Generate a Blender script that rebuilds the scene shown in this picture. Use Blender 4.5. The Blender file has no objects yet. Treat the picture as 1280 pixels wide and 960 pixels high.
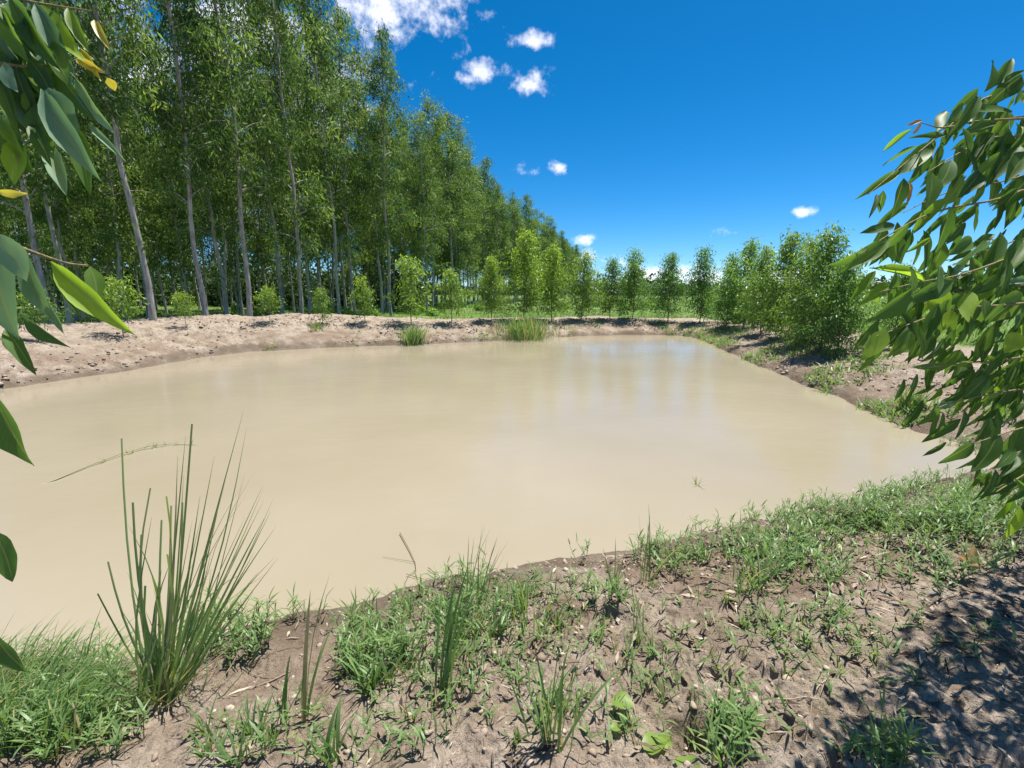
import bpy, math, random
import numpy as np
from mathutils import Vector, Matrix

random.seed(7)
RNG = np.random.default_rng(7)
scene = bpy.context.scene
COL = scene.collection

# ------------------------------------------------------------------ camera
CAM_H, PITCH, FPX = 1.8, math.radians(11.0), 592.0
cam_data = bpy.data.cameras.new('camera')
cam_data.sensor_width = 36.0
cam_data.lens = FPX / 1280 * 36.0
cam_data.clip_start, cam_data.clip_end = 0.05, 6000
cam = bpy.data.objects.new('camera', cam_data)
cam.location = (0, 0, CAM_H)
cam.rotation_euler = (math.radians(90) - PITCH, 0, 0)
COL.objects.link(cam)
scene.camera = cam
CP, SP = math.cos(PITCH), math.sin(PITCH)


def ray(u, v):
    a, b = (u - 640) / FPX, (v - 480) / FPX
    return np.array([a, CP - b * SP, -SP - b * CP])


def at_depth(u, v, depth):
    return np.array([0, 0, CAM_H]) + ray(u, v) * depth


# ------------------------------------------------------------------ sun, sky, exposure
SUN_EL, SUN_AZ = math.radians(72), math.radians(48)      # azimuth from +Y towards +X
sun_data = bpy.data.lights.new('sun', 'SUN')
sun_data.energy = 4.2
sun_data.angle = math.radians(0.53)
sun_data.color = (1.0, 0.96, 0.88)
sun = bpy.data.objects.new('sun', sun_data)
COL.objects.link(sun)
sdir = Vector((math.cos(SUN_EL) * math.sin(SUN_AZ), math.cos(SUN_EL) * math.cos(SUN_AZ), math.sin(SUN_EL)))
sun.rotation_euler = (-sdir).to_track_quat('-Z', 'Y').to_euler()
sun.location = sdir * 60

world = bpy.data.worlds.new('World')
scene.world = world
world.use_nodes = True
scene.view_settings.view_transform = 'Standard'
scene.view_settings.look = 'None'
scene.view_settings.exposure = 1.1
scene.view_settings.gamma = 1.0
scene.view_settings.use_curve_mapping = False
scene.cycles.max_bounces = 6
scene.cycles.diffuse_bounces = 3
scene.cycles.glossy_bounces = 2
scene.cycles.transmission_bounces = 4
scene.cycles.transparent_max_bounces = 6


def build_world():
    nt = world.node_tree
    nt.nodes.clear()
    N, L = nt.nodes.new, nt.links.new

    def math_(op, a, b=None, clamp=False):
        n = N('ShaderNodeMath'); n.operation = op; n.use_clamp = clamp
        for i, s in enumerate((a, b)):
            if s is None:
                continue
            if isinstance(s, (int, float)):
                n.inputs[i].default_value = s
            else:
                L(s, n.inputs[i])
        return n.outputs[0]

    def dot(vec, c):
        n = N('ShaderNodeVectorMath'); n.operation = 'DOT_PRODUCT'
        L(vec, n.inputs[0]); n.inputs[1].default_value = c
        return n.outputs['Value']

    def step(x, lo, hi):
        n = N('ShaderNodeMapRange'); n.interpolation_type = 'SMOOTHSTEP'
        L(x, n.inputs['Value'])
        n.inputs['From Min'].default_value = lo; n.inputs['From Max'].default_value = hi
        return n.outputs['Result']

    out, bg = N('ShaderNodeOutputWorld'), N('ShaderNodeBackground')
    sky = N('ShaderNodeTexSky')
    sky.sky_type = 'NISHITA'
    sky.sun_disc = False
    sky.sun_elevation, sky.sun_rotation = SUN_EL, SUN_AZ
    sky.altitude, sky.air_density, sky.dust_density, sky.ozone_density = 0, 0.6, 0.2, 6.0
    hsv = N('ShaderNodeHueSaturation')
    hsv.inputs['Saturation'].default_value = 1.33
    hsv.inputs['Hue'].default_value = 0.492
    L(sky.outputs[0], hsv.inputs['Color'])
    tc = N('ShaderNodeTexCoord')
    v = tc.outputs['Generated']
    noise = N('ShaderNodeTexNoise')
    noise.inputs['Scale'].default_value = 24
    noise.inputs['Detail'].default_value = 8
    noise.inputs['Roughness'].default_value = 0.62
    L(v, noise.inputs['Vector'])
    nz = math_('SUBTRACT', noise.outputs['Fac'], 0.5)
    nz3 = math_('MULTIPLY', nz, 5.0)
    # (pixel where the photograph shows the cloud, half width, half height)
    clouds = [(478, 2, 84, 50), (500, -8, 80, 46), (455, 8, 60, 40), (430, -40, 110, 60), (300, 40, 110, 90), (380, 130, 90, 70), (180, 110, 130, 110), (60, 60, 90, 90), (250, 250, 140, 60),
              (60, 290, 120, 60), (440, 230, 70, 40), (607, 92, 22, 13), (582, 98, 14, 6), (664, 52, 26, 8), (672, 95, 15, 14), (660, 108, 20, 13),
              (655, 216, 16, 8), (698, 208, 10, 8), (1003, 265, 15, 6), (912, 291, 20, 7), (742, 321, 20, 8), (790, 333, 20, 9), (815, 343, 70, 14), (880, 350, 90, 13), (700, 348, 60, 12), (990, 345, 80, 12), (730, 300, 12, 6)]
    total = None
    for (cu, cv, hw, hh) in clouds:
        c = Vector(ray(cu, cv)).normalized()
        ln = Vector(ray(cu, cv)).length
        t1 = c.cross(Vector((0, 0, 1))).normalized()
        t2 = t1.cross(c).normalized()
        ax, ay = hw / FPX / ln, hh / FPX / ln
        a = dot(v, tuple(t1 / ax)); b = dot(v, tuple(t2 / ay))
        r2 = math_('ADD', math_('MULTIPLY', a, a), math_('MULTIPLY', b, b))
        r = math_('SQRT', r2)
        m = step(math_('ADD', r, nz3), 1.15, -0.5)
        m = math_('MULTIPLY', m, step(dot(v, tuple(c)), 0.4, 0.6))
        total = m if total is None else math_('MAXIMUM', total, m)
    # cumulus continued unseen behind the viewer, cover thickened to whiten the fill light
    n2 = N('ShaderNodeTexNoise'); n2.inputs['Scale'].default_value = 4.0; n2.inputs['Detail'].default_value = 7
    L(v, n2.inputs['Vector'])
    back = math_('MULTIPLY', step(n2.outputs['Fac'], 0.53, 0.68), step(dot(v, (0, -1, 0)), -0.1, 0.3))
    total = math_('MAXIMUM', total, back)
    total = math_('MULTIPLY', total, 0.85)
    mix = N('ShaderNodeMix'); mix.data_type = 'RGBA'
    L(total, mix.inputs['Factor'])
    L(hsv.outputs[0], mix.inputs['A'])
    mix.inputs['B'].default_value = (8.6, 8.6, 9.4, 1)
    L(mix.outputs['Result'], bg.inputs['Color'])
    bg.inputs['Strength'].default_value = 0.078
    L(bg.outputs[0], out.inputs['Surface'])


build_world()
world.cycles.sampling_method = 'MANUAL'
world.cycles.sample_map_resolution = 512

# ------------------------------------------------------------------ helpers


def vnoise(x, y, seed=0):
    x = np.asarray(x, float); y = np.asarray(y, float)
    ix, iy = np.floor(x).astype(np.int64), np.floor(y).astype(np.int64)
    fx, fy = x - ix, y - iy

    def h(a, b):
        n = (a * 374761393 + b * 668265263 + seed * 974634777) & 0xFFFFFFFF
        n = ((n ^ (n >> 13)) * 1274126177) & 0xFFFFFFFF
        n = ((n ^ (n >> 15)) * 2246822519) & 0xFFFFFFFF
        return ((n ^ (n >> 16)) & 0xFFFFFF) / float(0xFFFFFF) * 2 - 1
    sx, sy = fx * fx * (3 - 2 * fx), fy * fy * (3 - 2 * fy)
    a = h(ix, iy) * (1 - sx) + h(ix + 1, iy) * sx
    b = h(ix, iy + 1) * (1 - sx) + h(ix + 1, iy + 1) * sx
    return a * (1 - sy) + b * sy


def fbm(x, y, octaves=4, seed=0, gain=0.5):
    s, a, f = 0.0, 1.0, 1.0
    for i in range(octaves):
        s = s + a * vnoise(np.asarray(x) * f + 17.3 * i, np.asarray(y) * f - 9.1 * i, seed + i)
        a *= gain; f *= 2.03
    return s


def sstep(a, b, x):
    t = np.clip((np.asarray(x, float) - a) / (b - a), 0, 1)
    return t * t * (3 - 2 * t)


def make_mesh(name, verts, faces, attrs=None, smooth=False):
    """faces: an (M,k) array or a list of such arrays"""
    me = bpy.data.meshes.new(name)
    verts = np.asarray(verts, np.float32)
    if not isinstance(faces, list):
        faces = [faces]
    faces = [np.asarray(f, np.int32) for f in faces if len(f)]
    nl = sum(f.size for f in faces); npoly = sum(len(f) for f in faces)
    me.vertices.add(len(verts)); me.vertices.foreach_set('co', verts.ravel())
    me.loops.add(nl); me.loops.foreach_set('vertex_index', np.concatenate([f.ravel() for f in faces]))
    starts, o = [], 0
    for f in faces:
        k = f.shape[1]
        starts.append(o + np.arange(len(f)) * k); o += f.size
    me.polygons.add(npoly); me.polygons.foreach_set('loop_start', np.concatenate(starts).astype(np.int32))
    me.update(calc_edges=True)
    me.validate()
    for k, a in (attrs or {}).items():
        at = me.attributes.new(k, 'FLOAT', 'POINT')
        at.data.foreach_set('value', np.asarray(a, np.float32))
    if smooth:
        me.polygons.foreach_set('use_smooth', np.ones(npoly, bool))
    return me


def link(name, me, mat=None, parent=None):
    o = bpy.data.objects.new(name, me)
    COL.objects.link(o)
    if mat and me and not me.materials:
        me.materials.append(mat)
    if parent:
        o.parent = parent
    return o


def tag(o, label=None, cat=None, group=None, kind=None):
    for k, v in (('label', label), ('category', cat), ('group', group), ('kind', kind)):
        if v:
            o[k] = v
    return o


def empty(name, loc, rz=0.0, scale=1.0):
    o = bpy.data.objects.new(name, None)
    o.empty_display_size = 0.1
    o.location = loc; o.rotation_euler = (0, 0, rz); o.scale = (scale,) * 3
    COL.objects.link(o)
    return o


class Geo:
    """collects geometry with a float tint per vertex"""
    def __init__(s):
        s.v, s.f, s.t, s.n = [], {}, [], 0

    def add(s, verts, faces, tint=0.5):
        verts = np.asarray(verts, float)
        for f in (faces if isinstance(faces, list) else [faces]):
            f = np.asarray(f, int)
            if len(f):
                s.f.setdefault(f.shape[1], []).append(f + s.n)
        s.v.append(verts)
        s.t.append(np.broadcast_to(np.asarray(tint, float), (len(verts),)))
        s.n += len(verts)

    def mesh(s, name, smooth=False):
        return make_mesh(name, np.concatenate(s.v), [np.concatenate(f) for f in s.f.values()], {'tint': np.concatenate(s.t)}, smooth)


def tube(path, radii, sides=6, cap=True):
    path = np.asarray(path, float); n = len(path)
    radii = np.broadcast_to(np.asarray(radii, float), (n,))
    tan = np.gradient(path, axis=0)
    tan /= np.linalg.norm(tan, axis=1)[:, None] + 1e-9
    ref = np.array([1.0, 0, 0]) if abs(tan[0][0]) < 0.8 else np.array([0, 1.0, 0])
    vs = []
    for i in range(n):
        a = np.cross(tan[i], ref); a /= np.linalg.norm(a) + 1e-9
        b = np.cross(tan[i], a)
        th = np.arange(sides) / sides * 2 * np.pi
        vs.append(path[i] + radii[i] * (np.cos(th)[:, None] * a + np.sin(th)[:, None] * b))
    v = np.concatenate(vs)
    i = np.arange(n - 1)[:, None] * sides; j = np.arange(sides)[None]; k = (j + 1) % sides
    f = np.stack([i + j, i + k, i + sides + k, i + sides + j], -1).reshape(-1, 4)
    if cap:
        v = np.concatenate([v, path[-1:] + tan[-1:] * radii[-1] * 0.6])
        top = (n - 1) * sides
        tri = np.stack([top + np.arange(sides), top + (np.arange(sides) + 1) % sides, np.full(sides, len(v) - 1)], -1)
        return v, [f, tri]
    return v, [f]


def unit(a):
    return a / (np.linalg.norm(a, axis=-1, keepdims=True) + 1e-9)


def leaf_quads(P, D, Nrm, L, W, curl=0.12):
    """one folded kite per leaf"""
    D = unit(D); S = unit(np.cross(D, Nrm)); N2 = np.cross(S, D)
    L = np.asarray(L)[:, None]; W = np.asarray(W)[:, None]
    mid = P + D * L * 0.42
    v = np.stack([P, mid + S * W / 2 + N2 * W * curl, P + D * L, mid - S * W / 2 + N2 * W * curl], 1).reshape(-1, 3)
    f = np.arange(len(P) * 4).reshape(-1, 4)
    return v, f


def blades(base, az, lean, length, width, droop, segs=4, up=None):
    """tapering grass blades: lean = start angle from vertical, droop = further bending along the blade (radians)"""
    n = len(base)
    az, lean, length, width, droop = [np.broadcast_to(np.asarray(a, float), (n,)) for a in (az, lean, length, width, droop)]
    h = np.stack([np.cos(az), np.sin(az), np.zeros(n)], 1)
    s = np.stack([-np.sin(az), np.cos(az), np.zeros(n)], 1)
    tw = RNG.uniform(-0.9, 0.9, n)
    s = s * np.cos(tw)[:, None] + h * np.sin(tw)[:, None]
    p = np.asarray(base, float).copy(); rows = []
    for k in range(segs):
        t = k / segs
        w = width * (0.75 + 0.5 * t if t < 0.4 else 0.95 * (1 - ((t - 0.4) / 0.6) ** 1.7 * 0.75))
        rows.append(np.stack([p - s * w[:, None] / 2, p + s * w[:, None] / 2], 1))
        ang = lean + droop * (t + 0.5 / segs) ** 1.5
        p = p + (h * np.sin(ang)[:, None] + np.array([0, 0, 1.0]) * np.cos(ang)[:, None]) * (length / segs)[:, None]
    v = np.concatenate([np.concatenate(rows, 1), p[:, None]], 1)      # n, 2*segs+1, 3
    m = 2 * segs + 1
    o = (np.arange(n) * m)[:, None]
    q = np.concatenate([np.stack([o[:, 0] + 2 * k, o[:, 0] + 2 * k + 1, o[:, 0] + 2 * k + 3, o[:, 0] + 2 * k + 2], 1) for k in range(segs - 1)]) if segs > 1 else np.zeros((0, 4), int)
    tri = np.stack([o[:, 0] + m - 3, o[:, 0] + m - 2, o[:, 0] + m - 1], 1)
    return v.reshape(-1, 3), [q, tri], m


# ------------------------------------------------------------------ materials


def mat_new(name):
    m = bpy.data.materials.new(name)
    m.use_nodes = True
    nt = m.node_tree
    return m, nt, nt.nodes['Principled BSDF'], nt.nodes['Material Output']


def ramp(nt, stops, fac):
    r = nt.nodes.new('ShaderNodeValToRGB')
    el = r.color_ramp.elements
    while len(el) < len(stops):
        el.new(0.5)
    for e, (p, c) in zip(el, stops):
        e.position = p; e.color = (*c, 1)
    nt.links.new(fac, r.inputs[0])
    return r.outputs[0]


def leaf_material(name, stops, translucency=0.4, rough=0.42, spec=0.4, vein=False, trans_gain=(1.25, 1.3, 0.6)):
    m, nt, p, out = mat_new(name)
    N, L = nt.nodes.new, nt.links.new
    a = N('ShaderNodeAttribute'); a.attribute_name = 'tint'
    info = N('ShaderNodeObjectInfo')
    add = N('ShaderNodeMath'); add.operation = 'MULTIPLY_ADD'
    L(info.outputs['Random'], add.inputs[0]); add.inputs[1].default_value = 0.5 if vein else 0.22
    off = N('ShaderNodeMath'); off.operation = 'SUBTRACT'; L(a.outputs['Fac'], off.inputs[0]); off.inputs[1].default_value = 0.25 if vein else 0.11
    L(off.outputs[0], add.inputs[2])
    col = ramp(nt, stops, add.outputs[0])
    mul = N('ShaderNodeMix'); mul.data_type = 'RGBA'; mul.blend_type = 'MULTIPLY'; mul.inputs['Factor'].default_value = 1
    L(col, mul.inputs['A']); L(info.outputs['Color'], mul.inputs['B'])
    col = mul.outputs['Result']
    if vein:
        uv = N('ShaderNodeUVMap')
        sep = N('ShaderNodeSeparateXYZ'); L(uv.outputs[0], sep.inputs[0])
        ab = N('ShaderNodeMath'); ab.operation = 'ABSOLUTE'; L(sep.outputs[0], ab.inputs[0])
        mr = N('ShaderNodeMapRange'); L(ab.outputs[0], mr.inputs[0])
        mr.inputs['From Min'].default_value = 0.05; mr.inputs['From Max'].default_value = 0.11
        mr.inputs['To Min'].default_value = 0.55; mr.inputs['To Max'].default_value = 0.0
        # side veins run forward from the midrib
        comb = N('ShaderNodeMath'); comb.operation = 'SUBTRACT'
        m2 = N('ShaderNodeMath'); m2.operation = 'MULTIPLY'; L(ab.outputs[0], m2.inputs[0]); m2.inputs[1].default_value = 0.22
        L(sep.outputs[1], comb.inputs[0]); L(m2.outputs[0], comb.inputs[1])
        sc = N('ShaderNodeMath'); sc.operation = 'MULTIPLY'; L(comb.outputs[0], sc.inputs[0]); sc.inputs[1].default_value = 95.0
        sn = N('ShaderNodeMath'); sn.operation = 'SINE'; L(sc.outputs[0], sn.inputs[0])
        mr2 = N('ShaderNodeMapRange'); L(sn.outputs[0], mr2.inputs[0])
        mr2.inputs['From Min'].default_value = 0.7; mr2.inputs['From Max'].default_value = 1.0
        mr2.inputs['To Min'].default_value = 0.0; mr2.inputs['To Max'].default_value = 0.12
        mx = N('ShaderNodeMath'); mx.operation = 'MAXIMUM'; L(mr.outputs[0], mx.inputs[0]); L(mr2.outputs[0], mx.inputs[1])
        vm = N('ShaderNodeMix'); vm.data_type = 'RGBA'
        L(mx.outputs[0], vm.inputs['Factor']); L(col, vm.inputs['A']); vm.inputs['B'].default_value = (0.30, 0.36, 0.14, 1)
        col = vm.outputs['Result']
        nz = N('ShaderNodeTexNoise'); nz.inputs['Scale'].default_value = 3.0; nz.inputs['Detail'].default_value = 4
        tco = N('ShaderNodeTexCoord'); L(tco.outputs['Object'], nz.inputs['Vector'])
        mott = N('ShaderNodeMix'); mott.data_type = 'RGBA'; mott.blend_type = 'MULTIPLY'
        mott.inputs['Factor'].default_value = 0.5
        L(col, mott.inputs['A']); L(ramp(nt, [(0.3, (0.7, 0.75, 0.7)), (0.7, (1.25, 1.2, 1.1))], nz.outputs['Fac']), mott.inputs['B'])
        col = mott.outputs['Result']
    L(col, p.inputs['Base Color'])
    p.inputs['Roughness'].default_value = rough
    p.inputs['Specular IOR Level'].default_value = spec
    tr = N('ShaderNodeBsdfTranslucent')
    tg = N('ShaderNodeMix'); tg.data_type = 'RGBA'; tg.blend_type = 'MULTIPLY'; tg.inputs['Factor'].default_value = 1
    L(col, tg.inputs['A']); tg.inputs['B'].default_value = (*trans_gain, 1)
    L(tg.outputs['Result'], tr.inputs['Color'])
    mx = N('ShaderNodeMixShader'); mx.inputs[0].default_value = translucency
    L(p.outputs[0], mx.inputs[1]); L(tr.outputs[0], mx.inputs[2]); L(mx.outputs[0], out.inputs['Surface'])
    return m


def bark_material(name, c0, c1, scale=3.0):
    m, nt, p, out = mat_new(name)
    N, L = nt.nodes.new, nt.links.new
    tc = N('ShaderNodeTexCoord'); mp = N('ShaderNodeMapping'); mp.inputs['Scale'].default_value = (6, 6, 0.9)
    L(tc.outputs['Object'], mp.inputs[0])
    nz = N('ShaderNodeTexNoise'); nz.inputs['Scale'].default_value = scale; nz.inputs['Detail'].default_value = 6
    L(mp.outputs[0], nz.inputs['Vector'])
    L(ramp(nt, [(0.35, c0), (0.65, c1)], nz.outputs['Fac']), p.inputs['Base Color'])
    p.inputs['Roughness'].default_value = 0.85
    b = N('ShaderNodeBump'); b.inputs['Strength'].default_value = 0.5; b.inputs['Distance'].default_value = 0.02
    L(nz.outputs['Fac'], b.inputs['Height']); L(b.outputs[0], p.inputs['Normal'])
    return m


def tint_material(name, stops, rough=0.9):
    m, nt, p, out = mat_new(name)
    a = nt.nodes.new('ShaderNodeAttribute'); a.attribute_name = 'tint'
    nt.links.new(ramp(nt, stops, a.outputs['Fac']), p.inputs['Base Color'])
    p.inputs['Roughness'].default_value = rough
    p.inputs['Specular IOR Level'].default_value = 0.2
    return m


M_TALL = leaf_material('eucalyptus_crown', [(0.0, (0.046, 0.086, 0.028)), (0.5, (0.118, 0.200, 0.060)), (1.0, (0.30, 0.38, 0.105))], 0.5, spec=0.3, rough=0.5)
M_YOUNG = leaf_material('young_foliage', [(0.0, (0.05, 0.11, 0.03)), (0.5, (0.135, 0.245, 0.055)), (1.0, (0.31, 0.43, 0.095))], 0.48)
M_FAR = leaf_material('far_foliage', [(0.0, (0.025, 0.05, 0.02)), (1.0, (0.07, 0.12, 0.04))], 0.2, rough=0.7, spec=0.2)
M_GRASS = leaf_material('grass_blades', [(0.0, (0.07, 0.13, 0.045)), (0.5, (0.155, 0.26, 0.085)), (0.85, (0.27, 0.36, 0.13)), (1.0, (0.45, 0.36, 0.20))], 0.42, rough=0.42)
M_REED = leaf_material('reed_blades', [(0.0, (0.10, 0.165, 0.06)), (0.55, (0.20, 0.295, 0.11)), (0.85, (0.32, 0.34, 0.17)), (1.0, (0.52, 0.42, 0.26))], 0.38, rough=0.45)
M_LEAF = leaf_material('eucalyptus_leaf', [(0.0, (0.05, 0.105, 0.030)), (0.5, (0.10, 0.20, 0.045)), (1.0, (0.20, 0.33, 0.055))], 0.52, rough=0.48, spec=0.3, vein=True)
M_GLAUC = leaf_material('glaucous_leaf', [(0.0, (0.095, 0.18, 0.11)), (0.5, (0.165, 0.29, 0.18)), (1.0, (0.26, 0.39, 0.27))], 0.38, rough=0.55, spec=0.3, vein=True)
M_YELLOW = leaf_material('yellowing_leaf', [(0.0, (0.35, 0.33, 0.05)), (0.6, (0.52, 0.42, 0.07)), (1.0, (0.6, 0.38, 0.12))], 0.4, vein=True)
M_DRY = tint_material('dry_litter', [(0.0, (0.055, 0.038, 0.027)), (0.5, (0.20, 0.145, 0.10)), (1.0, (0.46, 0.39, 0.31))])
M_DEADLEAF = leaf_material('dead_leaf', [(0.0, (0.35, 0.20, 0.08)), (1.0, (0.58, 0.34, 0.13))], 0.2, rough=0.6, vein=True)
M_BARK = bark_material('pale_bark', (0.20, 0.18, 0.155), (0.43, 0.40, 0.36))
M_STEM = bark_material('sapling_bark', (0.10, 0.075, 0.05), (0.22, 0.16, 0.11), 8)
M_TWIG = bark_material('green_twig', (0.15, 0.14, 0.05), (0.26, 0.20, 0.09), 20)
M_CLOD = tint_material('soil_clod', [(0.0, (0.13, 0.094, 0.068)), (0.5, (0.295, 0.226, 0.172)), (1.0, (0.45, 0.38, 0.31))], 0.95)

# ------------------------------------------------------------------ shoreline and terrain
px_near = [(1262, 588), (1235, 594), (1150, 612), (1060, 632), (1000, 645), (930, 662), (870, 678), (800, 694), (740, 708), (680, 718), (620, 728), (560, 738),
           (500, 752), (440, 770), (380, 788), (320, 803), (250, 818), (130, 832), (40, 836), (0, 836)]
off_left = [(-3.6, 2.15), (-5.5, 1.7), (-8.0, 1.9), (-10.2, 3.2), (-11.2, 6.0)]
px_far = [(0, 487), (60, 478), (150, 465), (230, 450), (300, 440), (380, 436), (460, 433), (540, 430), (620, 426), (700, 421), (780, 419), (850, 419), (878, 424),
          (930, 450), (990, 474), (1050, 498), (1110, 525), (1160, 545), (1215, 562), (1262, 575)]


def on_water(u, v, z=0.0):
    d = ray(u, v)
    t = (CAM_H - z) / -d[2]
    return (d[0] * t, d[1] * t)


SHORE = np.array([on_water(*p) for p in px_near] + off_left + [on_water(*p) for p in px_far])
for _ in range(2):
    nxt = np.roll(SHORE, -1, 0)
    SHORE = np.stack([SHORE * 0.75 + nxt * 0.25, SHORE * 0.25 + nxt * 0.75], 1).reshape(-1, 2)


def shore_distance(pts):
    """signed distance to the shoreline, positive on land"""
    a, b = SHORE, np.roll(SHORE, -1, 0)
    best = np.full(len(pts), 1e9); inside = np.zeros(len(pts), bool)
    x, y = pts[:, 0], pts[:, 1]
    for (ax, ay), (bx, by) in zip(a, b):
        dx, dy = bx - ax, by - ay
        t = np.clip(((x - ax) * dx + (y - ay) * dy) / (dx * dx + dy * dy + 1e-12), 0, 1)
        best = np.minimum(best, (x - ax - t * dx) ** 2 + (y - ay - t * dy) ** 2)
        if ay != by:
            cr = ((ay > y) != (by > y)) & (x < dx * (y - ay) / dy + ax)
            inside ^= cr
    d = np.sqrt(best)
    return np.where(inside, -d, d)


GX0, GX1, GY0, GY1, GS = -26.0, 22.0, -8.0, 36.0, 0.1
_gx, _gy = np.arange(GX0, GX1, GS), np.arange(GY0, GY1, GS)
_mx, _my = np.meshgrid(_gx, _gy)
DGRID = shore_distance(np.stack([_mx.ravel(), _my.ravel()], 1)).reshape(_mx.shape)


def dist_at(x, y):
    fx = np.clip((np.asarray(x, float) - GX0) / GS, 0, len(_gx) - 1.001); fy = np.clip((np.asarray(y, float) - GY0) / GS, 0, len(_gy) - 1.001)
    ix, iy = fx.astype(int), fy.astype(int); fx, fy = fx - ix, fy - iy
    g = DGRID
    d = (g[iy, ix] * (1 - fx) + g[iy, ix + 1] * fx) * (1 - fy) + (g[iy + 1, ix] * (1 - fx) + g[iy + 1, ix + 1] * fx) * fy
    beyond = np.maximum(np.maximum(GX0 - x, x - GX1), np.maximum(GY0 - y, y - GY1))
    return d + np.maximum(beyond, 0)


def bank_shape(x, y):
    left = sstep(-2.0, -9.0, x); right = sstep(3.5, 8.0, x)
    near = 1 - sstep(4.2, 7.5, np.asarray(y, float) - 0.25 * np.clip(x, 0, 9))
    near = near * (1 - sstep(-5, -9, x))
    hc = 0.56 + 0.28 * left - 0.08 * right
    w = 2.4 + 1.3 * left - 0.2 * right
    hc = hc * (1 - near) + 0.33 * near
    w = w * (1 - near) + 1.7 * near
    return hc, w, near


PITS = []


def terrain(x, y, fine=True):
    x = np.asarray(x, float); y = np.asarray(y, float)
    r = np.hypot(x, y)
    d = dist_at(x, y) + 0.10 * fbm(x * 1.3, y * 1.3, 3, 5) * sstep(60, 20, r) + 0.03 * fbm(x * 6, y * 6, 2, 8) * sstep(20, 6, r)
    hc, w, near = bank_shape(x, y)
    t = np.clip(d / w, 0, 1)
    land = hc * (1 - (1 - t) ** 1.7)
    field = 0.30 + 0.25 * fbm(x * 0.03, y * 0.03, 3, 3) * sstep(25, 60, r)
    k = sstep(w * 1.0 + 0.7, w + 4.5, d)
    z = land * (1 - k) + field * k
    z = np.where(d < 0, np.maximum(-0.7, d * 0.28), z + 0.05 * sstep(0.0, 0.07, d))
    m = sstep(-0.05, 0.35, d)
    z = z + m * 0.06 * fbm(x * 0.7, y * 0.7, 3, 11) * sstep(80, 20, r)
    if fine:
        rough = 0.55 + 0.6 * sstep(-0.3, 0.5, vnoise(x * 1.1, y * 1.1, 61))
        a = sstep(9, 3, r) + 1.7 * sstep(30, 22, r) * sstep(5, 9, r)
        z = z + m * a * rough * (0.036 * (0.45 - np.abs(fbm(x * 4.5, y * 4.5, 2, 21))) + 0.028 * (0.4 - np.abs(fbm(x * 11, y * 11, 3, 31, 0.6))))
        z = z + m * sstep(6, 3, r) * rough * (0.018 * (0.35 - np.abs(fbm(x * 26, y * 26, 2, 41))) + 0.016 * np.maximum(0, vnoise(x * 19, y * 19, 51) - 0.35))
    for (px, py, pr, pd) in PITS:
        z = z - pd * np.exp(-(((x - px) / pr) ** 2 + ((y - py) / pr) ** 2) ** 2)
    return z


def hit(u, v, fine=True):
    """where the pixel's ray meets the ground or the water"""
    d = ray(u, v)
    ts = np.concatenate([np.arange(0.6, 8, 0.01), np.arange(8, 60, 0.04)])
    x, y, z = d[0] * ts, d[1] * ts, CAM_H + d[2] * ts
    g = np.maximum(terrain(x, y, fine), 0.0)
    i = np.argmax(z < g)
    return np.array([x[i], y[i], g[i]])


def on_far_bank(u, frac, v=405):
    """the point in the vertical plane of column u that lies this fraction of the bank's width beyond the shore"""
    d = ray(u, v); h = d[:2] / np.hypot(*d[:2])
    rs = np.arange(6, 40, 0.03)
    x, y = h[0] * rs, h[1] * rs
    dd = dist_at(x, y)
    i0 = len(dd) - 1 - np.argmax((dd < 0)[::-1])
    _, w, _ = bank_shape(x, y)
    i = i0 + np.argmax(dd[i0:] > w[i0:] * frac)
    return np.array([x[i], y[i], terrain(x[i], y[i])])


def height_to(p, v):
    """how tall a thing standing at p is when its top shows at row v"""
    q = (v - 480) / FPX
    rel = p - np.array([0, 0, CAM_H])
    du, df = rel[1] * SP + rel[2] * CP, rel[1] * CP - rel[2] * SP
    return -(du + q * df) / (CP - q * SP)


p_ = hit(866, 918, False); PITS.append((p_[0], p_[1], 0.075, 0.10))
p_ = hit(770, 775, False); PITS.append((p_[0], p_[1], 0.10, 0.05))
p_ = hit(560, 880, False); PITS.append((p_[0], p_[1], 0.09, 0.04))

# the ground: one sheet, fine where the camera sees it, out to the horizon
th = [math.radians(a) for a in np.arange(-61, 61.01, 0.155)]
az = np.concatenate([np.array(th), np.radians(np.arange(64, 297, 4.0))])
rs, r_ = [0.3], 0.3
while r_ < 2600:
    if r_ < 26:
        step_ = min(max((r_ * r_ + 2.2) / 1.5 * 0.0026, 0.006), 0.10)
    elif r_ < 60:
        step_ = 0.10 + (r_ - 26) * 0.06
    else:
        step_ = r_ * 0.08
    r_ += step_; rs.append(r_)
rs = np.array(rs)
A, R = np.meshgrid(az, rs)
X, Y = np.sin(A) * R, np.cos(A) * R
Z = terrain(X.ravel(), Y.ravel()).reshape(X.shape)
nr, na = X.shape
verts = np.stack([X.ravel(), Y.ravel(), Z.ravel()], 1)
i, j = np.meshgrid(np.arange(nr - 1), np.arange(na), indexing='ij'); j2 = (j + 1) % na
quads = np.stack([i * na + j, i * na + j2, (i + 1) * na + j2, (i + 1) * na + j], -1).reshape(-1, 4)[:, ::-1]
D = dist_at(X, Y).ravel()
keep = ~np.all(D[quads] < -0.9, axis=1)
quads = quads[keep]
verts = np.concatenate([verts, [[0, 0, float(terrain(0.0, 0.0))]]])
tri = np.stack([np.arange(na), (np.arange(na) + 1) % na, np.full(na, len(verts) - 1)], 1)[:, ::-1]
hc_, w_, near_ = bank_shape(X.ravel(), Y.ravel())
grassy = sstep(w_ + 1.8, w_ + 4.0, D + 0.8 * fbm(X.ravel() * 0.5, Y.ravel() * 0.5, 3, 71))
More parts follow.
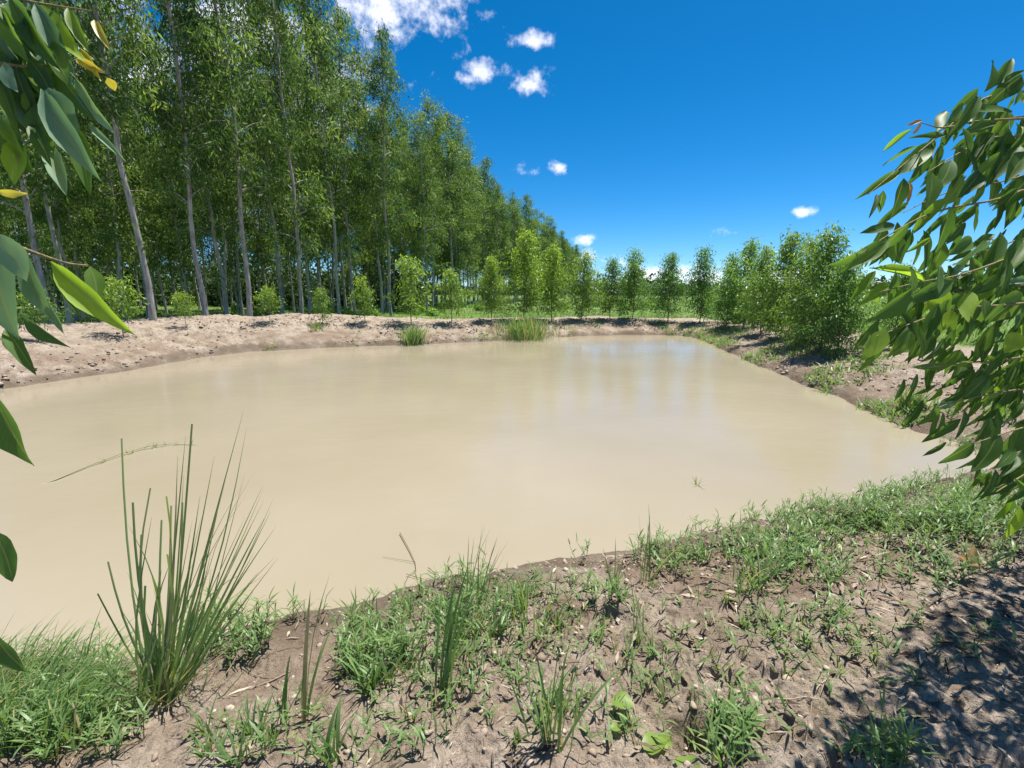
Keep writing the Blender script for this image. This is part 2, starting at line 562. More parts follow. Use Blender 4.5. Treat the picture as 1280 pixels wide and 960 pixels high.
grassy = grassy * (1 - near_)
grassy = np.append(grassy, 0); Dv = np.append(D, 3.0)
used = np.zeros(len(verts), bool); used[quads.ravel()] = True; used[tri.ravel()] = True
remap = np.cumsum(used) - 1
ground_me = make_mesh('ground', verts[used], [remap[quads], remap[tri]], {'shore': Dv[used], 'grassy': grassy[used]}, smooth=True)


def ground_material():
    m, nt, p, out = mat_new('bare_earth')
    N, L = nt.nodes.new, nt.links.new
    tc = N('ShaderNodeTexCoord')

    def noise(scale, detail=5, rough=0.6, dist=0.0):
        n = N('ShaderNodeTexNoise')
        n.inputs['Scale'].default_value = scale; n.inputs['Detail'].default_value = detail; n.inputs['Roughness'].default_value = rough
        n.inputs['Distortion'].default_value = dist
        L(tc.outputs['Object'], n.inputs['Vector'])
        return n.outputs['Fac']

    def mix(fac, a, b, blend='MIX'):
        n = N('ShaderNodeMix'); n.data_type = 'RGBA'; n.blend_type = blend
        if isinstance(fac, float):
            n.inputs['Factor'].default_value = fac
        else:
            L(fac, n.inputs['Factor'])
        for s, k in ((a, 'A'), (b, 'B')):
            if isinstance(s, tuple):
                n.inputs[k].default_value = (*s, 1)
            else:
                L(s, n.inputs[k])
        return n.outputs['Result']

    def rng(x, lo, hi, to0=0.0, to1=1.0):
        n = N('ShaderNodeMapRange'); n.interpolation_type = 'SMOOTHSTEP'
        L(x, n.inputs[0])
        n.inputs['From Min'].default_value = lo; n.inputs['From Max'].default_value = hi
        n.inputs['To Min'].default_value = to0; n.inputs['To Max'].default_value = to1
        return n.outputs[0]

    shore = N('ShaderNodeAttribute'); shore.attribute_name = 'shore'
    grassy_ = N('ShaderNodeAttribute'); grassy_.attribute_name = 'grassy'
    big, midn, fin = noise(0.55, 4), noise(3.2, 6, 0.65), noise(38, 5, 0.7)
    soil = ramp(nt, [(0.3, (0.165, 0.124, 0.094)), (0.5, (0.315, 0.252, 0.198)), (0.72, (0.43, 0.370, 0.308))], midn)
    soil = mix(0.7, soil, ramp(nt, [(0.30, (0.22, 0.20, 0.18)), (0.46, (0.9, 0.9, 0.9)), (0.75, (1.5, 1.48, 1.45))], fin), 'MULTIPLY')
    soil = mix(rng(big, 0.45, 0.65, 0, 0.35), soil, (0.275, 0.225, 0.165))
    # thin mossy film in patches
    soil = mix(rng(noise(2.1, 6, 0.7), 0.55, 0.68, 0, 0.30), soil, (0.15, 0.15, 0.065))
    # browner crumbly band on the lower slope
    lowb = rng(shore.outputs['Fac'], 0.7, 2.0, 1.0, 0.0)
    band = N('ShaderNodeMath'); band.operation = 'MULTIPLY'; L(lowb, band.inputs[0]); L(rng(noise(1.3, 6, 0.7), 0.42, 0.6, 0.0, 0.75), band.inputs[1])
    soil = mix(band.outputs[0], soil, (0.195, 0.140, 0.098))
    # damp rim by the water
    wob = N('ShaderNodeMath'); wob.operation = 'MULTIPLY_ADD'
    L(noise(2.6, 4, 0.6), wob.inputs[0]); wob.inputs[1].default_value = -0.9; wob.inputs[2].default_value = 0.42
    wob2 = N('ShaderNodeMath'); wob2.operation = 'ADD'; L(wob.outputs[0], wob2.inputs[0]); L(shore.outputs['Fac'], wob2.inputs[1])
    wob = wob2
    wet = rng(wob.outputs[0], 0.05, 0.42, 0.55, 0.0)
    soil = mix(wet, soil, (0.085, 0.062, 0.042))
    green = ramp(nt, [(0.3, (0.055, 0.10, 0.022)), (0.5, (0.10, 0.175, 0.035)), (0.7, (0.19, 0.23, 0.07))], noise(0.35, 6, 0.65))
    green = mix(rng(noise(0.18, 5), 0.56, 0.70, 0, 0.6), green, (0.16, 0.125, 0.085))
    L(mix(grassy_.outputs['Fac'], soil, green), p.inputs['Base Color'])
    p.inputs['Roughness'].default_value = 0.95
    p.inputs['Specular IOR Level'].default_value = 0.15
    b1 = N('ShaderNodeBump'); b1.inputs['Strength'].default_value = 0.9; b1.inputs['Distance'].default_value = 0.045
    L(noise(14, 6, 0.7), b1.inputs['Height'])
    b2 = N('ShaderNodeBump'); b2.inputs['Strength'].default_value = 0.85; b2.inputs['Distance'].default_value = 0.012
    L(noise(70, 4, 0.7), b2.inputs['Height']); L(b1.outputs[0], b2.inputs['Normal'])
    L(b2.outputs[0], p.inputs['Normal'])
    return m


tag(link('ground', ground_me, ground_material()), 'bare brown pond bank running into a green field', 'ground', kind='structure')

# the muddy pond
cen = SHORE.mean(0)
nrm = unit(np.roll(SHORE, -1, 0) - np.roll(SHORE, 1, 0))
nrm = np.stack([nrm[:, 1], -nrm[:, 0]], 1)
area = np.sum(SHORE[:, 0] * np.roll(SHORE[:, 1], -1) - np.roll(SHORE[:, 0], -1) * SHORE[:, 1])
rim = SHORE + nrm * (0.45 if area > 0 else -0.45)
wm = bpy.data.meshes.new('pond')
idx = list(range(len(rim))) if area > 0 else list(range(len(rim)))[::-1]
wm.from_pydata([(x, y, 0.0) for x, y in rim], [], [idx])
m, nt, p, out = mat_new('muddy_water')
N, L = nt.nodes.new, nt.links.new
tc = N('ShaderNodeTexCoord')
n1 = N('ShaderNodeTexNoise'); n1.inputs['Scale'].default_value = 0.35; n1.inputs['Detail'].default_value = 4
L(tc.outputs['Object'], n1.inputs['Vector'])
L(ramp(nt, [(0.35, (0.264, 0.225, 0.156)), (0.65, (0.296, 0.254, 0.186))], n1.outputs['Fac']), p.inputs['Base Color'])
p.inputs['Roughness'].default_value = 0.13
p.inputs['IOR'].default_value = 1.33
p.inputs['Specular IOR Level'].default_value = 0.24
mp = N('ShaderNodeMapping'); mp.inputs['Scale'].default_value = (1.0, 2.2, 1.0); mp.inputs['Rotation'].default_value = (0, 0, 0.25)
L(tc.outputs['Object'], mp.inputs[0])
n2 = N('ShaderNodeTexNoise'); n2.inputs['Scale'].default_value = 2.2; n2.inputs['Detail'].default_value = 3; n2.inputs['Distortion'].default_value = 0.4
L(mp.outputs[0], n2.inputs['Vector'])
b = N('ShaderNodeBump'); b.inputs['Strength'].default_value = 0.05; b.inputs['Distance'].default_value = 0.10
L(n2.outputs['Fac'], b.inputs['Height']); L(b.outputs[0], p.inputs['Normal'])
tag(link('pond', wm, m), 'still muddy tan pond water', 'pond', kind='structure')

# ------------------------------------------------------------------ tall eucalyptus of the plantation


def tall_tree(seed, H):
    g = np.random.default_rng(seed)
    z = np.linspace(0, H, 15)
    wob = np.cumsum(g.normal(0, 0.045, (15, 2)), 0); wob -= wob[0]
    lean = g.normal(0, 0.012, 2)
    path = np.column_stack([wob + z[:, None] * lean, z]); path[0, 2] = -0.25
    rad = 0.066 * (1 - z / H) ** 0.75 + 0.014; rad[0] *= 1.35
    wood, leaf = Geo(), Geo()
    wood.add(*tube(path, rad, 10))
    start = g.uniform(0.15, 0.34)
    skew = g.uniform(0, 6.28)
    at = lambda zz: np.array([np.interp(zz, z, path[:, 0]), np.interp(zz, z, path[:, 1]), zz])
    C, T, Ncl = [], [], []
    for i in range(50):
        t = start + (0.985 - start) * (i + g.uniform(0, 1)) / 50
        tt = (t - start) / (1 - start)
        ang = i * 2.4 + g.normal(0, 0.5)
        if g.uniform() < 0.12:
            continue
        ln = (1 + 0.25 * math.cos(ang - skew)) * (0.45 + 1.35 * math.sin(math.pi * min(1, (tt * 0.85 + 0.18))) ** 0.8) * g.uniform(0.6, 1.25)
        el = math.radians(g.uniform(25, 58))
        p0 = at(t * H)
        hd = np.array([math.cos(ang), math.sin(ang), 0])
        s = np.linspace(0, 1, 5)
        pts = p0 + np.outer(s * ln * math.cos(el), hd) + np.outer(s * ln * math.sin(el) - 0.35 * ln * s ** 2.2, [0, 0, 1])
        wood.add(*tube(pts, np.linspace(0.028, 0.006, 5) * (1.2 - 0.6 * tt), 4))
        for _ in range(int(1.5 + ln * 2.8)):
            k = g.uniform(0.35, 1.05)
            c = p0 + hd * k * ln * math.cos(el) + np.array([0, 0, k * ln * math.sin(el) - 0.35 * ln * k ** 2.2]) + g.normal(0, 0.16, 3)
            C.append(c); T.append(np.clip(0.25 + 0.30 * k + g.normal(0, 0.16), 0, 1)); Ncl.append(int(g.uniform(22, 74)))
    for i in range(6):       # small shoots on the bare trunk
        t = g.uniform(0.10, start)
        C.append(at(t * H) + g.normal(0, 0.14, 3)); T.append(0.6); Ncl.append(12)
    C, T, Ncl = np.array(C), np.array(T), np.array(Ncl)
    rep = np.repeat(np.arange(len(C)), Ncl); n = len(rep)
    off = g.normal(0, 1, (n, 3)) * np.array([0.17, 0.17, 0.23])
    P = C[rep] + off
    Dd = np.column_stack([g.normal(0, 0.5, (n, 2)) + off[:, :2] * 0.8, -0.75 + g.normal(0, 0.4, n)])
    Nn = unit(g.normal(0, 1, (n, 3)) + np.array([0, 0, 0.4]))
    Ln = g.uniform(0.13, 0.25, n)
    v, f = leaf_quads(P, Dd, Nn, Ln, Ln * g.uniform(0.2, 0.3, n))
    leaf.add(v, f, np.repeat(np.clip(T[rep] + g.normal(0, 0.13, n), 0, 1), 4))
    return wood.mesh('tall_trunk', True), leaf.mesh('tall_crown')


TALL = [tall_tree(100 + i, 15.2) for i in range(9)]


def put_tree(name, kinds, mats, loc, rz, scale, color=(1, 1, 1, 1)):
    root = empty(name, loc, rz, scale)
    t = link('trunk', kinds[0], mats[0], root)
    c = link('crown', kinds[1], mats[1], root)
    c.color = color
    return root


# front trunks that the photograph shows one by one: (column of the base, depth in metres, scale)
front = [(60, 15.5, 1.1), (86, 19.0, 1.1), (190, 15.6, 1.12), (258, 18.0, 1.12), (283, 23.0, 1.15), (311, 19.5, 1.2), (353, 26.0, 1.18), (376, 22.5, 1.15), (386, 27.5, 1.2),
         (403, 31.0, 1.18), (424, 26.0, 1.12), (433, 34.0, 1.15), (444, 29.0, 1.12), (478, 31.0, 1.08), (489, 28.5, 1.02), (541, 37.0, 1.0), (587, 50.0, 1.0)]
words = 'first second third fourth fifth sixth seventh eighth ninth tenth eleventh twelfth thirteenth fourteenth fifteenth sixteenth seventeenth eighteenth nineteenth twentieth'.split()
words += ['twenty-' + w for w in words[:9]] + ['thirtieth'] + ['thirty-' + w for w in words[:9]] + ['fortieth'] + ['forty-' + w for w in words[:9]]
taken = []
rr = random.Random(3)
for i, (u, dep, sc) in enumerate(front):
    q = ray(u, 392); x, y = q[0] * dep / 1.0, q[1] * dep
    z = float(terrain(x, y, False))
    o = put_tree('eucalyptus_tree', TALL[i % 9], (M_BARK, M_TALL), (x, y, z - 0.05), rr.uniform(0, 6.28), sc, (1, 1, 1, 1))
    tag(o, f'tall pale-trunked eucalyptus, {words[i]} trunk from the left along the front of the plantation', 'tree', 'front trunks of the eucalyptus plantation')
    taken.append((x, y))
# rows behind, along the plantation's edge that runs away to the right
edge = [(-6.9, 30.0), (-5.7, 37.0), (-4.3, 51.0), (0.0, 68.0), (6.0, 93.0), (11.8, 112.0), (19.7, 151.0)]


def edge_x(y):
    return np.interp(y, [e[1] for e in edge], [e[0] for e in edge])


n_back = n_edge = 0
rear = []
for row in range(13):
    y = (33.5, 30, 26, 24, 22, 21, 20, 20, 24, 26, 30, 33, 36)[row]
    ymax = (155, 155, 130, 56, 48, 46, 44, 44, 44, 46, 46, 48, 48)[row]
    while y < ymax:
        stepy = 2.7 + 0.035 * max(0, y - 45)
        x = edge_x(y) - row * 3.1 - (0.55 * max(0, 30 - y)) + rr.uniform(-0.5, 0.5)
        yy = y + rr.uniform(-0.6, 0.6)
        if all((x - a) ** 2 + (yy - b_) ** 2 > 3.0 for a, b_ in taken) and dist_at(x, yy) > 4.4 and x > -yy * 1.1 - 1:
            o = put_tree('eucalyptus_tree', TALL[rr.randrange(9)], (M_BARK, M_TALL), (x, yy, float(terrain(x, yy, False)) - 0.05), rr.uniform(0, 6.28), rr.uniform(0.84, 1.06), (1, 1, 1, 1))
            if yy > 40:
                o.scale = (o.scale[0] * 1.3, o.scale[1] * 1.3, o.scale[2])
            if row == 0:
                n_edge += 1
                tag(o, f'{words[n_edge - 1]} eucalyptus from the pond along the plantation edge receding to the horizon', 'tree', 'eucalyptus along the receding plantation edge')
            else:
                rear.append((640 + FPX * x / (yy * CP + 1.5 * SP), yy, o))
            taken.append((x, yy)); n_back += 1
        y += stepy

fu = [f_[0] for f_ in front]
seen_gap = {}
for (u, yy, o) in sorted(rear, key=lambda t: t[1]):
    k = sum(1 for q in fu if q < u)
    seen_gap[k] = seen_gap.get(k, 0) + 1
    where = (f'seen between the {words[k - 1]} and {words[k]} front trunks' if 0 < k < len(fu) else ('seen left of the first front trunk' if k == 0 else 'seen right of the last front trunk'))
    tag(o, f'rear eucalyptus {where}, {words[seen_gap[k] - 1]} nearest there', 'tree', 'eucalyptus in the rear plantation rows')

# ------------------------------------------------------------------ young trees planted on the bank


def young_tree(seed, H, width, base, leaves_per, leaf_len=0.115, limbs=60, pointy=0.75):
    g = np.random.default_rng(seed)
    z = np.linspace(0, H, 9)
    wob = np.cumsum(g.normal(0, 0.018 * H / 3, (9, 2)), 0); wob -= wob[0]
    path = np.column_stack([wob, z]); path[0, 2] = -0.12
    wood, leaf = Geo(), Geo()
    wood.add(*tube(path, 0.006 * H + 0.004 - (z / H) * 0.0055 * H, 7))
    at = lambda zz: np.array([np.interp(zz, z, path[:, 0]), np.interp(zz, z, path[:, 1]), zz])
    C, T, K = [], [], []
    for i in range(limbs):
        tt = (i + g.uniform(0, 1)) / limbs
        t = base + (1.0 - base) * tt * 0.97
        ang = i * 2.4 + g.normal(0, 0.6)
        prof = (1 - tt) ** pointy * (0.55 + 0.45 * min(1, tt * 4)) + 0.06
        ln = width * prof * g.uniform(0.6, 1.25)
        el = math.radians(g.uniform(18, 50) + 15 * tt)
        p0 = at(t * H); hd = np.array([math.cos(ang), math.sin(ang), 0])
        s = np.linspace(0, 1, 4)
        pts = p0 + np.outer(s * ln * math.cos(el), hd) + np.outer(s * ln * math.sin(el) - 0.4 * ln * s ** 2, [0, 0, 1])
        wood.add(*tube(pts, np.linspace(0.008, 0.002, 4) * H / 3, 4))
        for _ in range(int(2 + ln * 4)):
            k = g.uniform(0.2, 1.08)
            C.append(p0 + hd * k * ln * math.cos(el) + np.array([0, 0, k * ln * math.sin(el) - 0.4 * ln * k * k]) + g.normal(0, 0.05, 3))
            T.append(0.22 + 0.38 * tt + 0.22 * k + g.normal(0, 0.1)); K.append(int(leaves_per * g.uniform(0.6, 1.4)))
    C, T, K = np.array(C), np.array(T), np.array(K)
    rep = np.repeat(np.arange(len(C)), K); n = len(rep)
    off = g.normal(0, 1, (n, 3)) * np.array([0.10, 0.10, 0.12]) * (H / 3) ** 0.5
    P = C[rep] + off
    P[:, 2] = np.maximum(P[:, 2], 0.10 + leaf_len)
    Dd = np.column_stack([g.normal(0, 0.55, (n, 2)) + off[:, :2] * 2.5, -0.65 + g.normal(0, 0.45, n)])
    Nn = unit(g.normal(0, 1, (n, 3)) + np.array([0, 0, 0.5]))
    Ln = leaf_len * g.uniform(0.7, 1.25, n)
    v, f = leaf_quads(P, Dd, Nn, Ln, Ln * g.uniform(0.22, 0.34, n))
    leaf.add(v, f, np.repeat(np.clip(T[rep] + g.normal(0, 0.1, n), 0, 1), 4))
    return wood.mesh('young_trunk', True), leaf.mesh('young_crown')


YOUNG = [young_tree(200 + i, 3.0, 1.25 + 0.12 * (i % 3), 0.10, 21) for i in range(6)]
FULL = [young_tree(500 + i, 3.0, 1.35, 0.035, 24) for i in range(4)]
SMALL = [young_tree(300 + i, 1.5, 0.70, 0.20, 16, 0.10, 30, 0.6) for i in range(3)]
BUSHY = [young_tree(400 + i, 1.3, 0.74, 0.38, 14, 0.10, 24, 0.45) for i in range(2)]

YG, MG, BG = (1.15, 1.1, 0.85, 1), (1, 1, 1, 1), (0.88, 0.98, 1.12, 1)  # bluish tint puts the right-hand trees' different lighting into their leaf colour
bank = [  # column, bank fraction, top row, family, nominal height, tint, label
    (45, 0.55, 366, BUSHY, 1.3, MG, 'low sapling on the left bank, half hidden by the big grey-green leaves'),
    (152, 0.50, 352, BUSHY, 1.3, YG, 'rounded sapling on thin stem on bare bank below the leftmost plantation trunks'),
    (232, 0.55, 368, BUSHY, 1.3, YG, 'small rounded sapling on bare bank in front of the fourth plantation trunk'),
    (338, 0.60, 361, BUSHY, 1.3, YG, 'small flat-topped sapling with bare thin stem on the pale far bank'),
    (403, 0.62, 360, SMALL, 1.5, YG, 'narrow little sapling beside a weed clump on the pale far bank'),
    (457, 0.66, 348, SMALL, 1.5, YG, 'small upright sapling with dark round shadow, left of the taller bank saplings'),
    (514, 0.70, 322, SMALL, 1.5, YG, 'medium sapling directly behind the lone reed clump on the far bank'),
    (564, 0.72, 337, SMALL, 1.5, YG, 'medium pointed sapling between two taller neighbours right of the lone reed clump'),
    (614, 0.72, 322, YOUNG, 3.0, YG, 'slim young tree with leaning stem just left of the tallest bright tree'),
    (655, 0.76, 288, YOUNG, 3.0, YG, 'tallest bright green young tree behind the wide grass clump on the far bank'),
    (690, 0.78, 305, YOUNG, 3.0, YG, 'bright conical young tree just right of the tallest one on the far bank'),
    (726, 0.78, 315, YOUNG, 3.0, MG, 'dense young tree where the plantation skyline meets the ground'),
    (762, 0.80, 322, YOUNG, 3.0, MG, 'open-topped young tree in front of the low white clouds'),
    (790, 0.80, 312, YOUNG, 3.0, BG, 'slim young tree, left neighbour of the gap showing green field'),
    (835, 0.82, 318, YOUNG, 3.0, BG, 'young tree standing alone before the green field at the far corner'),
    (874, 0.80, 309, YOUNG, 3.0, BG, 'dark slim young tree at the far right corner of the pond'),
    (908, 0.62, 318, FULL, 3.0, BG, 'bushy young tree, farthest of the crowded right-bank trees'),
    (930, 0.70, 300, FULL, 3.0, BG, 'second of the crowded right-bank trees counted from the far corner'),
    (952, 0.64, 308, FULL, 3.0, MG, 'low leafy third tree of the crowded right bank with visible dark stem'),
    (978, 0.66, 290, FULL, 3.0, MG, 'tall airy tree in the middle of the crowded right bank'),
    (1003, 0.62, 298, FULL, 3.0, MG, 'yellowish green tree in the middle of the crowded right bank'),
    (1030, 0.60, 284, FULL, 3.0, MG, 'broad tree near the end of the crowded right bank with feathery top'),
    (1052, 0.58, 318, FULL, 3.0, BG, 'dark dense tree nearest the camera in the crowded right-bank row'),
    (1093, 0.55, 408, SMALL, 1.5, BG, 'small sapling with dark shadow on the right bank behind the hanging leaves'),
    (1120, 1.25, 330, YOUNG, 3.0, BG, 'pale young tree mostly hidden behind the hanging foreground leaves'),
]
for i, (u, fr, vt, fam, h0, col, lab) in enumerate(bank):
    p = on_far_bank(u, fr)
    h = height_to(p, vt)
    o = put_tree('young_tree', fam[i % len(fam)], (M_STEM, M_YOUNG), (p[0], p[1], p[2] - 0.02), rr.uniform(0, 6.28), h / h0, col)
    if 905 < u < 1060:
        o.scale = (o.scale[0] * 1.0, o.scale[1] * 1.0, o.scale[2])
    tag(o, lab, 'young tree', 'young trees planted along the pond bank')

# ------------------------------------------------------------------ masses of far vegetation


def thicket(name, spots, label, leaf_len, mat, seed, per=90):
    g = np.random.default_rng(seed); geo = Geo()
    for (x, y, r, h) in spots:
        n = int(per * g.uniform(0.8, 1.2))
        d = unit(g.normal(0, 1, (n, 3))); d[:, 2] = np.abs(d[:, 2])
        rad = g.uniform(0.35, 1.0, n) ** 0.6
        lump = 1 + 0.25 * np.sin(d[:, 0] * 5 + x) * np.cos(d[:, 1] * 4 + y)
        P = np.array([x, y, float(terrain(x, y, False))]) + d * (rad * lump)[:, None] * np.array([r, r, h])
        Ln = leaf_len * g.uniform(0.6, 1.3, n)
        v, f = leaf_quads(P, unit(g.normal(0, 1, (n, 3)) + [0, 0, -0.4]), unit(g.normal(0, 1, (n, 3)) + [0, 0, 0.6]), Ln, Ln * 0.5)
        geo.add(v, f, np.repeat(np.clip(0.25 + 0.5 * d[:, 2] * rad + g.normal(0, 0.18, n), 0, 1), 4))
    return tag(link(name, geo.mesh(name), mat), label, 'vegetation', kind='stuff')


sp = []
for k in range(280):
    y = rr.uniform(50, 62); x = rr.uniform(-78, edge_x(y) - 8)
    sp.append((x, y, rr.uniform(1.4, 3.0), rr.uniform(2.0, 7.5)))
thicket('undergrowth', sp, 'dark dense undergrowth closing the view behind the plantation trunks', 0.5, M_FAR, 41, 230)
sp = []
for k in range(500):
    a = math.radians(rr.uniform(-66, 66)); r = rr.uniform(190, 280)
    h = rr.uniform(4, 9) * (1.0 + 0.4 * math.sin(a * 9))
    sp.append((math.sin(a) * r, math.cos(a) * r, rr.uniform(4, 8), h))
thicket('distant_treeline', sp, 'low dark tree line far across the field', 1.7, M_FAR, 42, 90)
sp = []
for k in range(46):
    x = rr.uniform(4, 26); y = rr.uniform(34, 60)
    sp.append((x, y, rr.uniform(0.5, 1.2), rr.uniform(0.3, 0.9)))
for k in range(60):
    y = rr.uniform(26, 48); x = edge_x(y) + rr.uniform(-16, 3)
    if dist_at(x, y) > 6:
        sp.append((x, y, rr.uniform(0.3, 0.7), rr.uniform(0.2, 0.6)))
thicket('field_weeds', sp, 'low weedy scrub scattered over the green field', 0.26, M_YOUNG, 43, 110)

# field grass
g = np.random.default_rng(50)
n = 60000
rr_ = 17 + 60 * g.uniform(0, 1, n) ** 1.6; aa = np.radians(g.uniform(-56, 56, n))
x, y = np.sin(aa) * rr_, np.cos(aa) * rr_
_, w, nearm = bank_shape(x, y)
dd = dist_at(x, y)
ok = (dd > w + 2.2 + 0.8 * fbm(x * 0.5, y * 0.5, 2, 71)) & (vnoise(x * 0.35, y * 0.35, 9) + g.uniform(-0.6, 0.6, n) > -0.25)
x, y = x[ok], y[ok]; n = len(x)
v, f, mm = blades(np.stack([x, y, terrain(x, y, False) - 0.01], 1), g.uniform(0, 6.28, n), g.uniform(0, 0.5, n), g.uniform(0.10, 0.30, n), 0.05, 0.5, 1)
geo = Geo(); geo.add(v, f, np.repeat(np.clip(g.normal(0.5, 0.16, n), 0, 0.86), mm))
tag(link('field_grass', geo.mesh('field_grass'), M_GRASS), 'short green grass covering the field beyond the banks', 'grass', kind='stuff')

# ------------------------------------------------------------------ near ground cover


def spots_in(u, v, ru, rv, n, g, grow=1.0):
    a = g.uniform(0, 2 * np.pi, n); r = np.sqrt(g.uniform(0, 1, n)) * grow
    return [hit(u + ru * math.cos(t) * k, v + rv * math.sin(t) * k) for t, k in zip(a, r)]


def weed(geo, p, g, h, lean_az=None):
    """a creeping-grass shoot: bent stem with alternate pointed leaves"""
    azm = g.uniform(0, 6.28) if lean_az is None else lean_az + g.normal(0, 0.6)
    ln = g.uniform(0.15, 0.75)
    st = np.linspace(0, 1, 5)
    hd = np.array([math.cos(azm), math.sin(azm), 0])
    pts = p - [0, 0, 0.01] + np.outer(st * h * math.sin(ln), hd) + np.outer(st * h * math.cos(ln), [0, 0, 1])
    v, f = tube(pts, np.linspace(0.0022, 0.001, 5), 3)
    geo.add(v, f, 0.45)
    k = max(3, int(h / 0.022))
    t = g.uniform(0.12, 1.0, k)
    base = p + np.outer(t * h * math.sin(ln), hd) + np.outer(t * h * math.cos(ln), [0, 0, 1])
    v, f, mm = blades(base, g.uniform(0, 6.28, k), g.uniform(0.5, 1.2, k), g.uniform(0.04, 0.085, k), g.uniform(0.006, 0.011, k), g.uniform(0.2, 0.9, k), 3)
    geo.add(v, f, np.repeat(np.clip(g.normal(0.55, 0.13, k), 0, 0.88), mm))


def grass_tuft(geo, p, g, n, h, spread=0.02, lean=(0.05, 0.6), width=(0.004, 0.009), droop=(0.1, 0.9), dry=0.08, az0=None, azs=3.14):
    base = np.column_stack([p[0] + g.normal(0, spread, n), p[1] + g.normal(0, spread, n), np.full(n, p[2] - 0.015)])
    a = g.uniform(-azs, azs, n) + (az0 or 0.0)
    v, f, mm = blades(base, a, g.uniform(*lean, n), h * g.uniform(0.5, 1.08, n), g.uniform(*width, n), g.uniform(*droop, n), 5)
    t = np.clip(g.normal(0.52, 0.13, n), 0, 0.88); t[g.uniform(0, 1, n) < dry] = 1.0
    geo.add(v, f, np.repeat(t, mm))


g = np.random.default_rng(60)
cover = Geo()
# (centre column, row, half width, half height, shoots, height in metres)
for (u, v_, ru, rv, n, h) in [(960, 690, 60, 30, 150, .14), (1050, 655, 70, 24, 170, .13), (1150, 640, 90, 28, 260, .13), (1240, 640, 70, 40, 230, .12), (1010, 715, 60, 25, 60, .10),
                              (465, 815, 50, 40, 85, .13), (600, 765, 60, 40, 75, .14), (840, 700, 50, 22, 70, .13), (715, 745, 70, 18, 50, .10), (530, 780, 40, 25, 30, .12),
                              (290, 800, 45, 32, 70, .15), (1130, 700, 140, 40, 80, .08), (1040, 770, 130, 60, 60, .07), (800, 850, 260, 90, 70, .05), (420, 920, 140, 40, 50, .08),
                              (90, 900, 100, 60, 150, .12), (910, 925, 30, 30, 40, .10), (1100, 945, 50, 14, 30, .10), (640, 850, 200, 60, 70, .07), (760, 800, 320, 90, 55, .05), (1120, 780, 150, 80, 45, .06), (560, 800, 160, 50, 35, .10), (1180, 650, 120, 40, 110, .13), (1200, 690, 70, 40, 90, .10)]:
    for p in spots_in(u, v_, ru, rv, n, g):
        weed(cover, p, g, h * g.uniform(0.5, 1.35))
for (u, v_, ru, rv, n, h) in [(470, 840, 55, 35, 26, .17), (590, 790, 50, 30, 16, .2), (965, 690, 45, 25, 20, .14), (1100, 660, 130, 26, 30, .12), (700, 870, 250, 60, 22, .09), (1000, 790, 160, 60, 22, .08),
                              (560, 790, 150, 50, 22, .20), (700, 780, 130, 40, 14, .15), (880, 720, 90, 30, 16, .15), (300, 930, 60, 25, 14, .14), (50, 930, 70, 30, 30, .22)]:
    for p in spots_in(u, v_, ru, rv, n, g):
        grass_tuft(cover, p, g, int(g.uniform(5, 12)), h * g.uniform(0.6, 1.3), 0.012)
for p in spots_in(55, 880, 85, 55, 120, g):      # long grass of the left corner, combed to the right
    grass_tuft(cover, p, g, 9, g.uniform(0.16, 0.32), 0.02, (0.25, 0.9), (0.004, 0.008), (0.2, 1.0), 0.06, 0.5, 0.9)
for (ax, ay), (bx, by) in zip(SHORE, np.roll(SHORE, -1, 0)):
    ln_ = math.hypot(bx - ax, by - ay)
    if ay > 5.6 or ax < -3.2 or ax > 6:
        continue
    for _ in range(int(ln_ * (80 if ax > 1 else 55) + g.uniform(0, 1))):
        t = g.uniform(0, 1)
        x_, y_ = ax + t * (bx - ax) + g.normal(0, 0.10), ay + t * (by - ay) - abs(g.normal(0, 0.13)) + 0.07
        if vnoise(x_ * 2.3, y_ * 2.3, 19) < -0.1:
            continue
        weed(cover, np.array([x_, y_, max(float(terrain(x_, y_)), -0.03)]), g, g.uniform(0.06, 0.17))
tag(link('ground_cover', cover.mesh('ground_cover'), M_GRASS), 'low creeping grass and weeds scattered along the near bank', 'grass', kind='stuff')

# green fringe along the right and far shores
fringe = Geo()
a0, b0 = SHORE, np.roll(SHORE, -1, 0)
for (ax, ay), (bx, by) in zip(a0, b0):
    mxp, myp = (ax + bx) / 2, (ay + by) / 2
    if myp < 5.5 and mxp > -9:
        continue
    ln = math.hypot(bx - ax, by - ay)
    dens = 110 if mxp > 4 else (26 if mxp > -3 else (3 if mxp > -6 else 0.5))
    for _ in range(int(ln * dens + g.uniform(0, 1))):
        t = g.uniform(0, 1); nx, ny = (by - ay) / ln, -(bx - ax) / ln
        if area < 0:
            nx, ny = -nx, -ny
        o_ = g.uniform(0.02, 1.0) ** 1.5 * (1.9 if mxp > 4 else 1.1)
        x_, y_ = ax + t * (bx - ax) + nx * o_, ay + t * (by - ay) + ny * o_
        if vnoise(x_ * 0.9, y_ * 0.9, 14) < -0.15:
            continue
        z_ = float(terrain(x_, y_))
        k = 5
        v, f, mm = blades(np.column_stack([x_ + g.normal(0, .06, k), y_ + g.normal(0, .06, k), np.full(k, z_ - 0.01)]), g.uniform(0, 6.28, k), g.uniform(0.2, 1.1, k), g.uniform(0.08, 0.24, k), g.uniform(0.014, 0.026, k), 0.6, 2)
        fringe.add(v, f, np.repeat(np.clip(g.normal(0.55, 0.15, k), 0, 0.9), mm))
tag(link('shore_grass', fringe.mesh('shore_grass'), M_GRASS), 'patchy low grass fringing the far and right shores', 'grass', kind='stuff')

